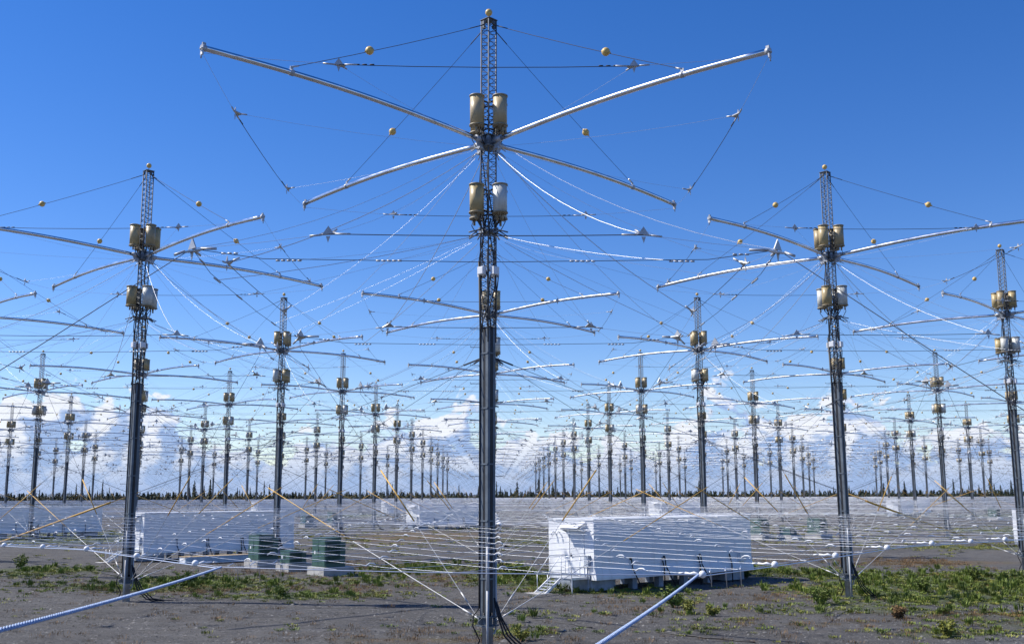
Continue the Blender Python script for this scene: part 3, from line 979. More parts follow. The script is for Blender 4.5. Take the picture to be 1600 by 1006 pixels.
WIRES = []
sp = 1.22
scr = bpy.data.objects.new('ground_screen', None); COL.objects.link(scr); scr.rotation_euler = (0, 0, math.pi / 4)
tag(scr, 'wide mesh of silver wires stretched level above the gravel between the masts', 'wire screen')
jj = [CRj + .02 + sp * k for k in range(int((JEND - CRj) / sp) + 1)]
ii = [CLi + .02 + sp * k for k in range(int((IEND - CLi) / sp) + 1)]


def wpoly(fixed, lo, hi, axis):
    t = [lo]
    step = 2.0
    while t[-1] < hi:
        t.append(min(hi, t[-1] + (step if t[-1] < 60 else 6.1)))
    t = np.array(t); f = np.full_like(t, fixed)
    I_, J_ = (t, f) if axis == 'i' else (f, t)
    ph = (fixed * 12.9898) % 6.28
    z = scr_z(I_, J_) + .018 * np.sin(t * .9 + ph) + (.012 if axis == 'i' else 0)
    return np.stack([I_, J_, z], -1)


for f in jj:
    lo = CLi if f > CLj else cham_i(f); WIRES.append((wpoly(f, lo, IEND, 'i'), 'i', f, lo))
for f in ii:
    lo = CRj if f > CRi else cham_j(f); WIRES.append((wpoly(f, lo, JEND, 'j'), 'j', f, lo))
WIRES.sort(key=lambda q: q[2])


def wire_mb(P, r):
    b = MB(); b.tube([tuple(p) for p in P], r, 4, False, True); return b


rest = MB()
for n, (P, ax, f, lo) in enumerate(WIRES):
    mb = wire_mb(P, .0044)
    if n < 296:
        obj('screen_wire', mb.mesh('screen_wire', 'screen'), scr)
    else:
        rest.join(mb)
o = obj('screen_wires', rest.mesh('screen_wires', 'screen'), scr); o['kind'] = 'stuff'
# edge cables
ed = MB()
for pts in ([(CLi, CLj), (CRi, CRj)],):
    n = 8; P = [((1 - k / n) * pts[0][0] + k / n * pts[1][0], (1 - k / n) * pts[0][1] + k / n * pts[1][1]) for k in range(n + 1)]
    ed.tube([(a, c, float(scr_z(a, c))) for a, c in P], .010, 5, False)
obj('edge_cable', ed.mesh('edge_cable', 'screen'), scr)
for axis in 'ij':
    b = MB(); P = []
    rng = np.arange(CLj, 140, 1.0) if axis == 'j' else np.arange(CRi, 140, 1.0)
    for q in rng:
        a, c = (CLi, q) if axis == 'j' else (q, CRj)
        P.append((a, c, float(scr_z(a, c)) - .03))
    b.tube(P, .011, 5, False); obj('edge_cable', b.mesh('edge_cable', 'screen'), scr)
# ball insulators at wire ends on the two receding edges
bb = MB(); bb.ball((0, 0, 0), .066, 12, 8); ball_me = bb.mesh('ball_insulator', 'white')
kn = MB(); kn.tube([(0, 0, 0), (.09, 0, .015), (.16, .015, .0), (.27, 0, .008)], [.018, .03, .018, .022], 6); kn.tube([(.30, -.01, .008), (.40, .01, .0)], .017, 6)
knot_me = kn.mesh('wire_grip', 'white')
cnt = 0
for (P, ax, f, lo) in WIRES:
    if f < -16 or f > 75:
        continue
    if (ax == 'i' and f <= CLj - .5) or (ax == 'j' and f <= CRi - .5):
        continue
    cnt += 1
    if (cnt // 2) % 2:
        continue
    p = Vector(P[0]); o = obj('ball_insulator', ball_me, scr, p)
    obj('wire_grip', knot_me, o, (.09, 0, 0) if ax == 'i' else (0, .09, 0), (0, 0, 0 if ax == 'i' else math.pi / 2))
# clips at wire crossings
cl = MB(); rnd = random.Random(5)
for jv in jj:
    if jv > 70:
        break
    for iv in ii:
        if iv > 70 or iv < CLi + .3 or jv < CRj + .3:
            continue
        if (jv < CLj and iv < cham_i(jv)):
            continue
        w_ = gpos(iv / S, jv / S); D = (w_ - CAM).length
        if D > 62 or (round((iv - ii[0]) / sp) + round((jv - jj[0]) / sp) * 2) % 3:
            continue
        z = float(scr_z(np.array(iv), np.array(jv))) + .012
        L_ = .09
        ax = Vector((1, 0, 0)) if rnd.random() < .5 else Vector((0, 1, 0)); s = Vector((-ax.y, ax.x, 0))
        p = Vector((iv, jv, z)) + ax * rnd.uniform(-.1, .1)
        r_ = .015 if D < 40 else .018
        cl.tube([p - ax * L_ - Vector((0, 0, .02)), p + Vector((0, 0, .03)), p + ax * L_ + Vector((0, 0, .025)), p + ax * (L_ + .07) - Vector((0, 0, .01))], r_, 5, True)
o = obj('crossing_clips', cl.mesh('crossing_clips', 'white'), scr); o['kind'] = 'stuff'
# loose wire tails near the corners
for (a, c) in ((CLi + .2, CLj), (CRi + .5, CRj)):
    b = MB()
    for k in range(3):
        p = Vector((a + .5 * k, c + .1, float(scr_z(a, c))))
        b.tube([p, p + Vector((.18, .1, .05)), p + Vector((.33, .2, -.05)), p + Vector((.38, .22, -.28 - .05 * k))], .008, 5)
    obj('wire_tail', b.mesh('wire_tail', 'screen'), scr)


def IJ(a, c, z):
    return Vector(((a - c) * RT, (a + c) * RT, z))


# corner ropes to the anchor pole beside the camera
APOLE = Vector((-2.3, -37.2, 0))


def twisted(a, b_, r):
    m = MB(); a = Vector(a); b_ = Vector(b_); L_ = (b_ - a).length; t = (b_ - a) / L_
    u = t.cross(Vector((0, 0, 1))).normalized(); v = u.cross(t)
    n = int(L_ / .03)
    for s in range(3):
        pts = []
        for k in range(n + 1):
            q = a + t * (L_ * k / n) - Vector((0, 0, .12 * 4 * (k / n) * (1 - k / n))); an = 2 * math.pi * (L_ * k / n / .21 + s / 3)
            pts.append(q + (u * math.cos(an) + v * math.sin(an)) * r * .64)
        m.tube(pts, r * .50, 6, False)
    return m


zl = float(scr_z(np.array(CLi), np.array(CLj))); zr = float(scr_z(np.array(CRi), np.array(CRj)))
for (a, z, top, lab) in ((IJ(CLi, CLj, zl), zl, 4.42, 'thick pale blue twisted rope crossing the lower left corner of the photo'),
                         (IJ(CRi, CRj, zr), zr, 4.12, 'thick pale blue twisted rope rising from bottom centre to the wire corner')):
    o = obj('tension_rope', twisted(a, APOLE + Vector((0, 0, top)), .020).mesh('tension_rope', 'blue_rope')); tag(o, lab, 'rope', 'ropes holding the screen corners')
pe = bpy.data.objects.new('anchor_pole', None); COL.objects.link(pe); pe.location = APOLE
tag(pe, 'steel anchor pole behind the photographer that holds the two blue ropes', 'pole')
b = MB(); b.lathe([(.16, -.4), (.15, 4.6), (.09, 4.64)], 14); obj('post', b.mesh('post', 'pile'), pe)
b = MB(); b.lathe([(.17, 4.0), (.17, 4.06)], 14); b.lathe([(.17, 4.34), (.17, 4.40)], 14); obj('collar', b.mesh('collar', 'gusset'), pe)


# ------------------------------------------------------------------ equipment shelters
# local: x along length (0..L), y along width (0..W), origin at near ground corner; end wall is x=0, shaded long wall y=0
SL, SW, SZ0, SZ1 = 12.6, 3.5, 0.62, 3.66


def shelter_meshes():
    o = {}
    b = MB(); b.box((SL / 2, SW / 2, (SZ0 + .25 + SZ1 - .06) / 2), (SL, SW, SZ1 - SZ0 - .31))
    # flared skirt along the base
    for (y0, y1, s) in ((0, -.10, -1),):
        b.prism([(0.03, 0.01, SZ0 + .62), (0.03, -.12, SZ0 + .10), (0.03, -.12, SZ0), (0.03, .3, SZ0)], (1, 0, 0), .001)
    o['body'] = (b, 'shelter')
    b = MB()
    pts = [(0, .004, SZ0 + .66), (0, -.14, SZ0 + .14), (0, -.14, SZ0), (0, .2, SZ0), (0, .2, SZ0 + .3)]
    b.prism([(p[0] + SL / 2, p[1], p[2]) for p in pts], (1, 0, 0), SL - .02)
    o['skirt'] = (b, 'shelter')
    b = MB(); b.box((SL / 2, SW / 2, SZ1 - .03), (SL + .10, SW + .10, .06)); b.box((SL / 2, SW / 2, SZ1 + .012), (SL - .1, SW - .1, .024)); o['roof'] = (b, 'shelter_trim')
    b = MB(); b.box((SL / 2, SW / 2, SZ0 + .13), (SL - .04, SW - .04, .24)); o['floor_frame'] = (b, 'skid')
    b = MB(); b.box((0, 0, .33), (1.7, SW * .82, .56)); o['skid'] = (b, 'skid')
    b = MB(); b.box((0, 0, .31), (.35, .35, .66)); o['footing'] = (b, 'skid')
    b = MB(); b.box((-.012, 1.28, SZ0 + .25 + 1.10), (.03, 1.02, 2.10)); o['door'] = (b, 'door')
    b = MB()
    for y in (.73, 1.83):
        b.box((-.02, y, SZ0 + 1.35), (.05, .05, 2.2))
    b.box((-.02, 1.28, SZ0 + 2.47), (.05, 1.15, .05)); o['door_frame'] = (b, 'shelter_trim')
    b = MB(); b.box((-.05, 1.68, SZ0 + 1.2), (.06, .04, .16)); b.tube([(-.05, 1.68, SZ0 + 1.18), (-.09, 1.68, SZ0 + 1.18), (-.09, 1.56, SZ0 + 1.18)], .012, 5); o['handle'] = (b, 'black')
    b = MB(); b.prism([(-.005, 0, 3.54), (-.62, 0, 3.24), (-.62, 0, 3.20), (-.005, 0, 3.49)], (0, 1, 0), 1.6)
    for v in range(len(b.v)):
        b.v[v] = (b.v[v][0], b.v[v][1] + 1.35, b.v[v][2])
    for y in (.6, 2.1):
        b.prism([(-.005, y, 3.44), (-.44, y, 3.15), (-.005, y, 2.98)], (0, 1, 0), .02)
    o['awning'] = (b, 'white')
    b = MB(); b.box((-.62, 1.25, SZ0 + .12), (1.15, 1.7, .05))
    for y in (.42, 2.08):
        b.box((-.62, y, SZ0 + .10), (1.16, .04, .11))
        b.box((-1.15, y, SZ0 / 2 + .05), (.05, .05, SZ0 + .1))
    o['landing'] = (b, 'alu')
    b = MB()
    for (x, y) in ((-1.17, .42), (-1.17, 1.2), (-.1, .42), (-1.17, 2.08), (-.1, 2.08), (-.6, .42)):
        b.tube([(x, y, SZ0 + .12), (x, y, SZ0 + 1.2)], .02, 6)
    for h in (.65, 1.2):
        b.tube([(-.08, .42, SZ0 + h), (-1.17, .42, SZ0 + h), (-1.17, 1.2, SZ0 + h)], .02, 6); b.tube([(-.08, 2.08, SZ0 + h), (-1.17, 2.08, SZ0 + h)], .02, 6)
    o['railing'] = (b, 'alu')
    b = MB()
    for y in (1.25, 2.06):
        b.tube([(-1.2, y, SZ0 + 1.2), (-1.25, y, SZ0 + 1.15), (-2.05, y, .95)], .02, 6); b.tube([(-2.05, y, .95), (-2.05, y, .05)], .02, 6)
    o['stair_rail'] = (b, 'alu')
    b = MB()
    for y in (1.25, 2.06):
        b.prism([(-1.17, y, SZ0 + .14), (-1.17, y, SZ0 - .02), (-2.08, y, 0), (-2.24, y, .0), (-2.24, y, .04)], (0, 1, 0), .05)
    o['stringers'] = (b, 'white')
    b = MB(); b.box((0, 0, 0), (.24, .76, .035)); o['tread'] = (b, 'alu')
    b = MB(); b.box((-2.3, 1.65, .015), (.9, 1.2, .03)); o['step_pad'] = (b, 'concrete')
    b = MB(); b.tube([(-.01, 0, 2.95), (-.14, 0, 3.0), (-.22, 0, 2.92), (-.22, 0, 2.80)], .035, 8); o['vent'] = (b, 'shelter_trim')
    b = MB(); b.box((-.09, .40, SZ0 + .95), (.16, .30, .55)); b.box((-.175, .40, SZ0 + .95), (.01, .26, .5)); b.tube([(-.06, .40, SZ0 + .7), (-.06, .40, .25), (-.10, .38, .05)], .03, 6); o['meter_box'] = (b, 'skid')
    b = MB(); b.box((-.05, 2.75, 2.3), (.1, .5, .6))
    for k in range(4):
        b.box((-.105, 2.75, 2.1 + .13 * k), (.02, .46, .02))
    o['louvre'] = (b, 'shelter_trim')
    b = MB(); b.tube([(0, -.10, SZ0 + .95), (0, -.16, SZ0 + .5), (0.28, -.62, .02)], .035, 6); b.box((0, -.02, SZ0 + .98), (.10, .10, .12)); o['tie_down'] = (b, 'black')
    b = MB(); b.tube([(0, -.02, SZ0 + .95), (0, -.18, SZ0 + .4), (0, -.2, .0)], .035, 6); o['tie_down2'] = (b, 'black')
    b = MB(); b.box((SL - 1.0, -.10, SZ0 + .75), (.5, .2, .5)); o['wall_unit'] = (b, 'shelter_trim')
    return {k: v[0].mesh(k, v[1]) for k, v in o.items()}


SHM = shelter_meshes()
ANG = math.atan2(7.9, 10.1)


def shelter(p, ang, label):
    r = bpy.data.objects.new('equipment_shelter', None); COL.objects.link(r); r.location = (p[0], p[1], 0); r.rotation_euler = (0, 0, ang)
    tag(r, label, 'shelter', 'white equipment shelters among the masts')
    b = obj('body', SHM['body'], r)
    for k in ('skirt', 'roof', 'floor_frame', 'awning', 'meter_box', 'wall_unit'):
        obj(k, SHM[k], r)
    obj('skid', SHM['skid'], r, (.95, SW * .5, 0)); obj('skid', SHM['skid'], r, (SL - 1.2, SW * .5, 0))
    for x in (3.2, 5.2, 7.2, 9.2):
        for y in (.45, SW - .45):
            obj('footing', SHM['footing'], r, (x, y, 0))
    d = obj('door', SHM['door'], r); obj('door_frame', SHM['door_frame'], d); obj('handle', SHM['handle'], d)
    l = obj('landing', SHM['landing'], r); obj('railing', SHM['railing'], l)
    s = obj('stairs', SHM['stringers'], r); obj('stair_rail', SHM['stair_rail'], s); obj('step_pad', SHM['step_pad'], s)
    for k in range(5):
        obj('tread', SHM['tread'], s, (-1.33 - .19 * k, 1.655, SZ0 - .06 - .125 * k))
    for y in (2.6, 3.0):
        obj('vent_pipe', SHM['vent'], r, (0, y, 0))
    for k, x in enumerate((2.6, 5.0, 5.15, 7.9, 8.05, 10.6)):
        obj('tie_down', SHM['tie_down' if k % 2 == 0 else 'tie_down2'], r, (x, 0, 0))
    return r


sh = [((929, 926), 'large white equipment shelter with aluminium steps, right of the nearest mast'),
      ((222, 878), 'white shelter behind the left mast, long shaded side facing the green cabinets'),
      ((655, 827), 'small far white shelter with an open awning left of the nearest mast'),
      ((607, 806), 'tiny white shelter just left of and behind the one with open awning'),
      ((402, 808), 'distant white shelter seen above the roof of the left shelter'),
      ((1034, 812), 'distant white shelter showing above the roof of the large right shelter'),
      ((1408, 806), 'distant white shelter to the right of the right front mast')]
for (px, lab) in sh:
    shelter(ground_at(*px), ANG, lab)
d_ = Vector((math.cos(ANG), math.sin(ANG), 0))
p = ground_at(158, 838) - d_ * SL
shelter(p, ANG, 'white shelter cut off by the left edge of the photo')
p = ground_at(1652, 864); shelter(p, ANG, 'white shelter mostly outside the right edge of the photo')


# ------------------------------------------------------------------ green electrical cabinets on concrete pads
def cabinet_meshes(w_, d, h, hp):
    o = {}
    b = MB(); b.box((w_ / 2, d / 2 + .15, hp / 2 - .1), (w_ + .4, d + .7, hp + .2)); o['plinth'] = (b, 'concrete')
    b = MB(); b.box((w_ * .5, d * .38, hp + h / 2), (w_, d * .76, h)); b.box((w_ * .5, d * .38, hp + h + .02), (w_ + .06, d * .76 + .06, .04)); o['body'] = (b, 'green_box')
    b = MB(); b.box((w_ * .5, d * .885, hp + h * .43), (w_ * .94, d * .235, h * .86)); o['rear_tank'] = (b, 'green_box')
    b = MB()
    for s in (0, 1):
        b.box((w_ * (.26 + .48 * s), -.012, hp + h * .5), (w_ * .46, .03, h * .9))
    o['door'] = (b, 'green_box')
    b = MB(); b.box((w_ * .52, -.04, hp + h * .55), (.03, .04, .22)); o['handle'] = (b, 'black')
    b = MB(); b.box((0, 0, 0), (.025, .06, h * .72)); o['fin'] = (b, 'green_box')
    b = MB(); b.box((w_ * .24, -.032, hp + h * .5), (.16, .012, .2)); o['notice'] = (b, 'white')
    return {k: v[0].mesh(k, v[1]) for k, v in o.items()}


CB = {'tall': cabinet_meshes(1.7, 1.45, 1.75, .52), 'low': cabinet_meshes(1.45, 1.2, .78, .5)}


def cabinet(p, kind, ang, label):
    r = bpy.data.objects.new('electrical_cabinet', None); COL.objects.link(r); r.location = (p[0], p[1], 0); r.rotation_euler = (0, 0, ang)
    tag(r, label, 'cabinet', 'green electrical cabinets on concrete pads')
    m = CB[kind]; obj('concrete_plinth', m['plinth'], r); b = obj('body', m['body'], r); obj('rear_tank', m['rear_tank'], r)
    d = obj('door', m['door'], r); obj('handle', m['handle'], d); obj('notice', m['notice'], d)
    w_ = 1.7 if kind == 'tall' else 1.45; dd = 1.45 if kind == 'tall' else 1.2; h = 1.75 if kind == 'tall' else .78; hp = .52 if kind == 'tall' else .5
    for k in range(10):
        obj('cooling_fin', m['fin'], b, (w_ + .03, .12 + k * dd * .066, hp + h * .5), (0, 0, math.pi / 2))
    return r


# front face towards the camera's left (lit), right face (local +x side) shaded
CA = ANG - math.pi / 2 + math.pi / 2
for (px, kind, lab) in (((406, 888), 'tall', 'tall green cabinet on a pale plinth, leftmost of the front three'),
                        ((455, 893), 'low', 'low green cabinet between the two tall ones at front left'),
                        ((510, 900), 'tall', 'tall green cabinet on a concrete plinth, rightmost of the front three'),
                        ((478, 824), 'tall', 'small far green cabinet behind the low front one'),
                        ((520, 822), 'tall', 'small far green cabinet beside the second mast left, right of its twin'),
                        ((1193, 843), 'tall', 'dark cabinet at the right end of the large shelter'),
                        ((1238, 843), 'low', 'low dark cabinet, middle of the three left of the right front mast'),
                        ((1285, 842), 'tall', 'dark cabinet on a plinth just left of the right front mast'),
                        ((1560, 812), 'tall', 'far green cabinet near the right edge of the photo')):
    p = ground_at(*px) - Vector((math.sin(ANG), -math.cos(ANG), 0)) * ((1.7 if kind == 'tall' else 1.45) + .2)
    # local -y face looks along end-wall direction; rotate so that face normal is -d_
    cabinet(p, kind, ANG - math.pi / 2, lab)

# pale blue crate lying on the gravel
r = bpy.data.objects.new('storage_crate', None); COL.objects.link(r); p = ground_at(290, 882); r.location = (p.x, p.y, 0); r.rotation_euler = (0, 0, ANG)
tag(r, 'long pale blue crate with a wooden lid lying on gravel before the left shelter', 'crate')
b = MB(); b.box((2.9, .6, .30), (5.8, 1.2, .42)); obj('body', b.mesh('crate_body', 'crate'), r)
b = MB()
for k in range(5):
    b.box((2.9, .12 + .24 * k, .535), (5.9, .22, .04))
obj('lid', b.mesh('crate_lid', 'wood'), r)
b = MB()
for x in (.4, 2.9, 5.4):
    b.box((x, .6, .045), (.14, 1.1, .09))
obj('runner', b.mesh('crate_runner', 'wood'), r)
b = MB(); b.box((-.012, .6, .31), (.02, 1.0, .36)); obj('end_panel', b.mesh('crate_end', 'white'), r)


# ------------------------------------------------------------------ cables lying on the gravel
def ground_cable(pxs, r_, lab):
    P = [ground_at(*q) for q in pxs]; pts = []
    for k in range(len(P) - 1):
        for f in range(6):
            q = P[k].lerp(P[k + 1], f / 6); pts.append((q.x + .06 * math.sin(3.1 * (k * 6 + f)), q.y + .10 * math.sin(1.7 * (k * 6 + f)), .02))
    pts.append(P[-1] + Vector((0, 0, .02)))
    b = MB(); b.tube(pts, r_, 5); tag(obj('ground_cable', b.mesh('ground_cable', 'black')), lab, 'cable', 'black cables lying on the gravel')


ground_cable([(800, 966), (870, 972), (925, 981)], .03, 'black cable on gravel running right from the nearest mast foot')
ground_cable([(1025, 988), (1100, 996), (1180, 1004)], .03, 'black cable on gravel at bottom right of the blue rope')
ground_cable([(1335, 938), (1400, 936), (1480, 934), (1530, 933)], .03, 'black cable among weeds right of the right front mast foot')
ground_cable([(0, 868), (60, 870), (100, 882), (150, 893), (190, 901)], .03, 'black cable on gravel left of the left mast foot')


# ------------------------------------------------------------------ vegetation
def leaf_tuft(rnd, n, h, spread, wl, upright):
    V = []; F = []
    for k in range(n):
        a = rnd.uniform(0, 6.283); rr = spread * math.sqrt(rnd.random()); bx, by = rr * math.cos(a), rr * math.sin(a)
        a2 = a + rnd.uniform(-1, 1); L_ = h * rnd.uniform(.5, 1.1); lean = rnd.uniform(.1, 1.0 - upright)
        dx, dy = math.cos(a2), math.sin(a2); sx, sy = -dy, dx; w_ = wl * rnd.uniform(.6, 1.3)
        z0 = rnd.uniform(0, .35) * h * (1 if upright > .3 else .5)
        p0 = (bx, by, z0); p1 = (bx + dx * L_ * .35 * lean, by + dy * L_ * .35 * lean, z0 + L_ * .45); p2 = (bx + dx * L_ * lean, by + dy * L_ * lean, z0 + L_ * (.85 - .35 * lean))
        o = len(V)
        V += [p0, (p1[0] + sx * w_, p1[1] + sy * w_, p1[2]), (p1[0] - sx * w_, p1[1] - sy * w_, p1[2]), p2]
        F += [(o, o + 1, o + 2), (o + 1, o + 3, o + 2)]
    return np.array(V), np.array(F)


def scatter(name, matname, variants, pts, scl, label, cat, seed):
    rg = np.random.default_rng(seed); VV = []; FF = []; off = 0
    for p, s in zip(pts, scl):
        V, F = variants[rg.integers(len(variants))]
        a = rg.uniform(0, 6.283); c, s_ = math.cos(a) * s, math.sin(a) * s
        W = np.stack([V[:, 0] * c - V[:, 1] * s_ + p[0], V[:, 0] * s_ + V[:, 1] * c + p[1], V[:, 2] * s * rg.uniform(.8, 1.2)], -1)
        VV.append(W); FF.append(F + off); off += len(V)
    V = np.concatenate(VV); F = np.concatenate(FF)
    me = bpy.data.meshes.new(name); me.vertices.add(len(V)); me.vertices.foreach_set('co', V.reshape(-1).astype(np.float32))
    me.loops.add(F.size); me.loops.foreach_set('vertex_index', F.reshape(-1).astype(np.int32))
    me.polygons.add(len(F)); me.polygons.foreach_set('loop_start', np.arange(0, F.size, 3, dtype=np.int32))
    me.update(calc_edges=True); me.materials.append(MATS[matname])
    return tag(obj(name, me), label, cat, kind='stuff')


rv = random.Random(21)


def stone(rnd):
    V = np.array([(math.cos(a) * rnd.uniform(.7, 1.2), math.sin(a) * rnd.uniform(.7, 1.2), rnd.uniform(-.1, .15)) for a in np.arange(0, 6.28, 1.2566)] + [(rnd.uniform(-.2, .2), rnd.uniform(-.2, .2), rnd.uniform(.5, .85))])
    return V, np.array([(k, (k + 1) % 5, 5) for k in range(5)])


stones = [stone(rv) for _ in range(8)]
for nm, mt, n, sd, lab in (('pale_stones', 'stone_pale', 16000, 51, 'pale stones scattered over the gravel'), ('dark_stones', 'stone_dark', 16000, 52, 'dark stones scattered over the gravel')):
    rg = np.random.default_rng(sd); Y = rg.uniform(0, 45, n) ** 1.0; X = rg.uniform(-1, 1, n) * (.54 * (Y + 34) + 1)
    cl_ = .5 + .5 * np.sin(X * .7 + 2 * np.sin(Y * .9 + sd)) * np.sin(Y * 1.3 + 1.4 * np.sin(X * .43))
    kk = rg.random(n) < .25 + .75 * cl_
    scatter(nm, mt, stones, np.stack([X, Y], -1)[kk], rg.lognormal(-3.45, .40, n)[kk], lab, 'stones', sd)
weeds = [leaf_tuft(rv, 34, .15, .30, .020, .05) for _ in range(6)] + [leaf_tuft(rv, 36, .20, .22, .018, .15) for _ in range(5)]
tallw = [leaf_tuft(rv, 46, .26, .17, .022, .2) for _ in range(6)]
for k in range(6):
    tallw[k][0][:, 2] *= 1.7
grass = [leaf_tuft(rv, 34, .20, .30, .007, .3) for _ in range(6)]


def sample(nc, xr, yr, which, thr, seed, power=1.0):
    rg = np.random.default_rng(seed)
    X = rg.uniform(*xr, nc); Y = rg.uniform(*yr, nc)
    Gd, Dd = veg_density(X, Y)
    d = Gd if which == 0 else Dd
    clump = .5 + .5 * np.sin(X * 1.9 + 2 * np.sin(Y * 1.3)) * np.sin(Y * 1.7 + 1.5 * np.sin(X * 1.1))
    pr = np.clip(d, 0, 1) ** power * (.25 + .75 * clump) * thr
    # keep only what the camera can see
    fw = (X - CAM.x) * FWD.x + (Y - CAM.y) * FWD.y; lat = (X - CAM.x) * RGT.x + (Y - CAM.y) * RGT.y
    vis = np.abs(lat) < .56 * fw + 3
    k = (rg.random(nc) < pr) & vis
    return np.stack([X[k], Y[k]], -1)


P0 = sample(60000, (-32, 34), (0, 48), 0, .42, 1)
scatter('weeds', 'leaf', weeds, P0[::2], RNG.uniform(.55, 1.15, len(P0[::2])), 'low green weeds growing in patches on the gravel', 'weeds', 2)
Pq = P0[1::2]
scatter('weeds', 'leaf_lime', weeds, Pq, RNG.uniform(.5, 1.05, len(Pq)), 'yellowish green weeds mixed among the darker weeds', 'weeds', 3)
Pt = sample(16000, (-32, 34), (2, 48), 0, .30, 4, 1.6)
scatter('tall_weeds', 'leaf', tallw, Pt, RNG.uniform(.6, 1.2, len(Pt)), 'taller leafy weeds standing up from the green patches', 'weeds', 5)
Pd = sample(42000, (-32, 34), (0, 48), 1, .6, 6)
scatter('dry_grass', 'dry', grass, Pd, RNG.uniform(.6, 1.3, len(Pd)), 'dry reddish brown grass tufts on the gravel', 'grass', 7)
Pf = sample(26000, (-75, 80), (48, 130), 0, .5, 8)
scatter('far_weeds', 'leaf_lime', weeds, Pf, RNG.uniform(.9, 1.6, len(Pf)), 'weeds on the ground farther back under the wire screen', 'weeds', 9)


def bush_mesh(rnd, w_, h, n, mats):
    b = MB()
    stems = []
    for k in range(9):
        a = rnd.uniform(0, 6.283); top = Vector((w_ * rnd.uniform(.2, 1) * math.cos(a), w_ * rnd.uniform(.2, 1) * math.sin(a), h * rnd.uniform(.6, 1.05)))
        stems.append(top)
    fol = MB(); st = MB()
    for tpt in stems:
        st.tube([(tpt.x * .1, tpt.y * .1, -.02), (tpt.x * .6, tpt.y * .6, tpt.z * .55), tuple(tpt)], [.012, .008, .004], 4, False)
        for q in range(n // 9):
            f = rnd.uniform(.2, 1.05); c = Vector((tpt.x * f ** .8, tpt.y * f ** .8, tpt.z * f)) + Vector((rnd.gauss(0, .07), rnd.gauss(0, .07), rnd.gauss(0, .05)))
            c.z = max(.03, c.z)
            u = Vector((rnd.gauss(0, 1), rnd.gauss(0, 1), rnd.gauss(0, .6))).normalized(); v = u.cross(Vector((rnd.gauss(0, 1), rnd.gauss(0, 1), rnd.gauss(0, 1)))).normalized()
            L_ = rnd.uniform(.05, .10); ww = L_ * .38
            fol.add([c - u * L_, c + v * ww, c + u * L_, c - v * ww], [(0, 1, 2, 3)])
    return fol.mesh('bush_foliage', mats), st.mesh('bush_stem', 'stem')


rb = random.Random(9)
BM = {'g': [bush_mesh(rb, .5, .85, 540, 'leaf') for _ in range(3)], 'd': [bush_mesh(rb, .45, .9, 500, 'leaf_dark') for _ in range(2)], 'l': [bush_mesh(rb, .5, .6, 480, 'leaf_lime') for _ in range(2)],
      'b': [bush_mesh(rb, .42, .5, 420, 'dry') for _ in range(2)]}
for n, (px, py, kind, s, lab) in enumerate([
        (1052, 948, 'g', 1.25, 'bright green bush beside the blue rope in front of the large shelter'),
        (1076, 958, 'l', 1.1, 'yellow green weed clump at the right foot of the bush beside the blue rope'),
        (1165, 903, 'd', 1.15, 'dark leafy shrub standing alone at the right end of the large shelter'),
        (1404, 966, 'b', 1.2, 'round brown dried shrub among the weeds at lower right'),
        (1284, 944, 'g', 1.25, 'green bush just left of the right front mast foot'),
        (1445, 927, 'g', 1.2, 'dense green bush midway between the right front mast and the edge mast'),
        (1522, 908, 'g', 1.3, 'tall leafy clump before the mast at the right edge'),
        (1112, 962, 'l', .9, 'low lime weed clump to the right of the rope bush'),
        (300, 912, 'd', 1.1, 'dark green shrub just right of the left mast foot'),
        (288, 918, 'g', 1.1, 'green shrub between the left mast foot and the dark shrub'),
        (32, 888, 'g', 1.4, 'bushy green growth near the left edge of the photo'),
        (808, 905, 'g', 1.5, 'green bush behind the nearest mast beside the steps'),
        (795, 893, 'l', 1.5, 'yellowish bush behind the nearest mast, left of the steps'),
        (940, 922, 'g', .8, 'small green plant growing under the front of the large shelter'),
        (440, 934, 'g', .9, 'green weed clump at the edge of the gravel road below the cabinets'),
        (1482, 994, 'l', 1.2, 'yellow green clump at the bottom right edge'),
        (815, 1000, 'l', .9, 'small yellow green clump beside the nearest mast foot')]):
    p = ground_at(px, py); r = bpy.data.objects.new('bush', None); COL.objects.link(r); r.location = (p.x, p.y, 0); r.rotation_euler = (0, 0, n * 1.3); r.scale = (s * .9, s * .9, s * .75)
    fo, st = BM[kind][n % len(BM[kind])]
    obj('foliage', fo, r); obj('stems', st, r); tag(r, lab, 'bush', 'bushes on the gravel')


# ------------------------------------------------------------------ spruce tree line
def spruce(rnd, h, w_, layers, per):
    b = MB(); b.tube([(0, 0, -.3), (0, 0, h * .5), (rnd.uniform(-.1, .1), rnd.uniform(-.1, .1), h)], [.12, .07, .012], 5, False, mi=1)
    for k in range(layers):
        f = k / layers; z = h * (.06 + .92 * f); R_ = w_ * (1 - f) ** .8 * rnd.uniform(.6, 1.25) + .12
        for q in range(per):
            a = rnd.uniform(0, 6.283); d = Vector((math.cos(a), math.sin(a), 0)); s = Vector((-d.y, d.x, 0)); rr = R_ * rnd.uniform(.6, 1.15)
            t_ = h / layers
            b.add([Vector((0, 0, z + t_ * .9)), d * rr * .55 + s * rr * .42 + Vector((0, 0, z + t_ * .15)), d * rr + Vector((0, 0, z - t_ * .55)), d * rr * .55 - s * rr * .42 + Vector((0, 0, z + t_ * .15))], [(0, 1, 2), (0, 2, 3)])
    return b


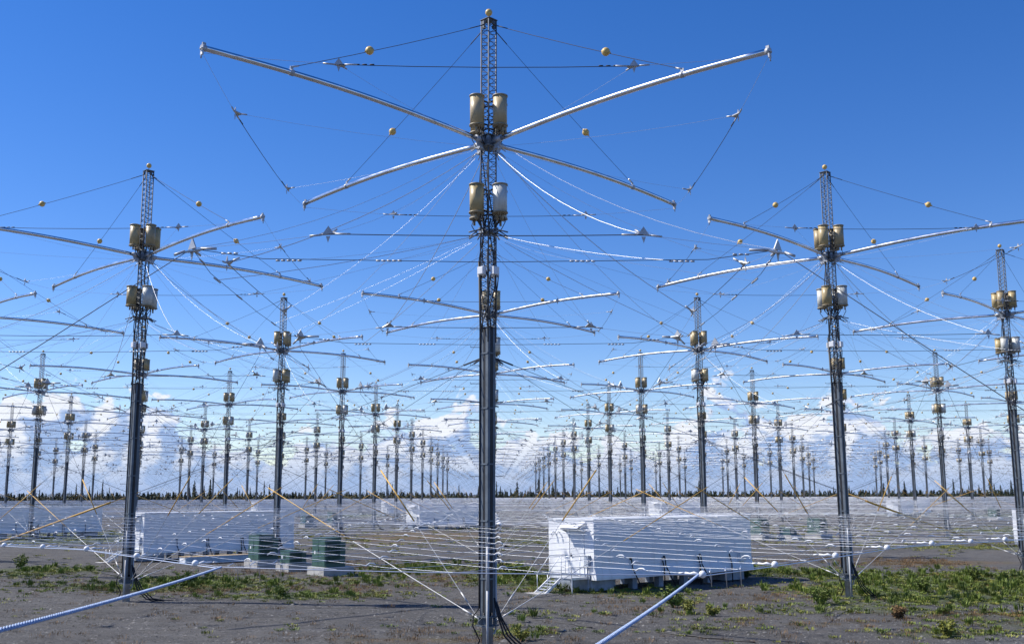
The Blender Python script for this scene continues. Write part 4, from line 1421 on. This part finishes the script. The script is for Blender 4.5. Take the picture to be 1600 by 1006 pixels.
rs = random.Random(33)
SPR = [spruce(rs, 8, rs.choice((.75, 1.0, 1.3)), 16, 6).mesh('spruce_tree', ['spruce', 'bark']) for _ in range(8)]
cnt = 0; rs = random.Random(44)
for k in range(290):
    y = rs.uniform(512, 560); u = rs.uniform(-.53, .55); x = CAM.x + u * (y - CAM.y) * 1.0
    hh = rs.uniform(6.8, 9.8) if rs.random() < .78 else rs.uniform(9.8, 14.5)
    s = hh / 8 * (.86 + .26 * math.sin(u * 31) * math.sin(u * 13 + 1))
    o = obj('spruce_tree', SPR[k % 8], None, (x, y, 0), (0, 0, rs.uniform(0, 6.28)), (s * rs.uniform(.8, 1.3), s * rs.uniform(.8, 1.3), s))
    tag(o, 'thin dark spruce tree in the tree line on the horizon', 'tree', 'spruce trees in the front of the distant tree line')
V0 = spruce(random.Random(2), 8, 1.6, 7, 4)
vb = np.array(V0.v); fb = [tuple(q) for q in V0.f]
tri = np.array([f for f in fb if len(f) == 3])
rg = np.random.default_rng(77); VV = []; FF = []; off = 0
for k in range(2600):
    y = rg.uniform(555, 760); x = rg.uniform(-.75, .75) * (y + 34); s = rg.uniform(.62, 1.0); a = rg.uniform(0, 6.28)
    c, s_ = math.cos(a) * s * 1.5, math.sin(a) * s * 1.5
    VV.append(np.stack([vb[:, 0] * c - vb[:, 1] * s_ + x, vb[:, 0] * s_ + vb[:, 1] * c + y, vb[:, 2] * s], -1)); FF.append(tri + off); off += len(vb)
V = np.concatenate(VV); F = np.concatenate(FF)
me = bpy.data.meshes.new('spruce_forest'); me.vertices.add(len(V)); me.vertices.foreach_set('co', V.reshape(-1).astype(np.float32))
me.loops.add(F.size); me.loops.foreach_set('vertex_index', F.reshape(-1).astype(np.int32))
me.polygons.add(len(F)); me.polygons.foreach_set('loop_start', np.arange(0, F.size, 3, dtype=np.int32)); me.update(calc_edges=True)
me.materials.append(MATS['spruce'])
tag(obj('spruce_forest', me), 'dark spruce forest along the horizon behind the masts', 'forest', kind='stuff')
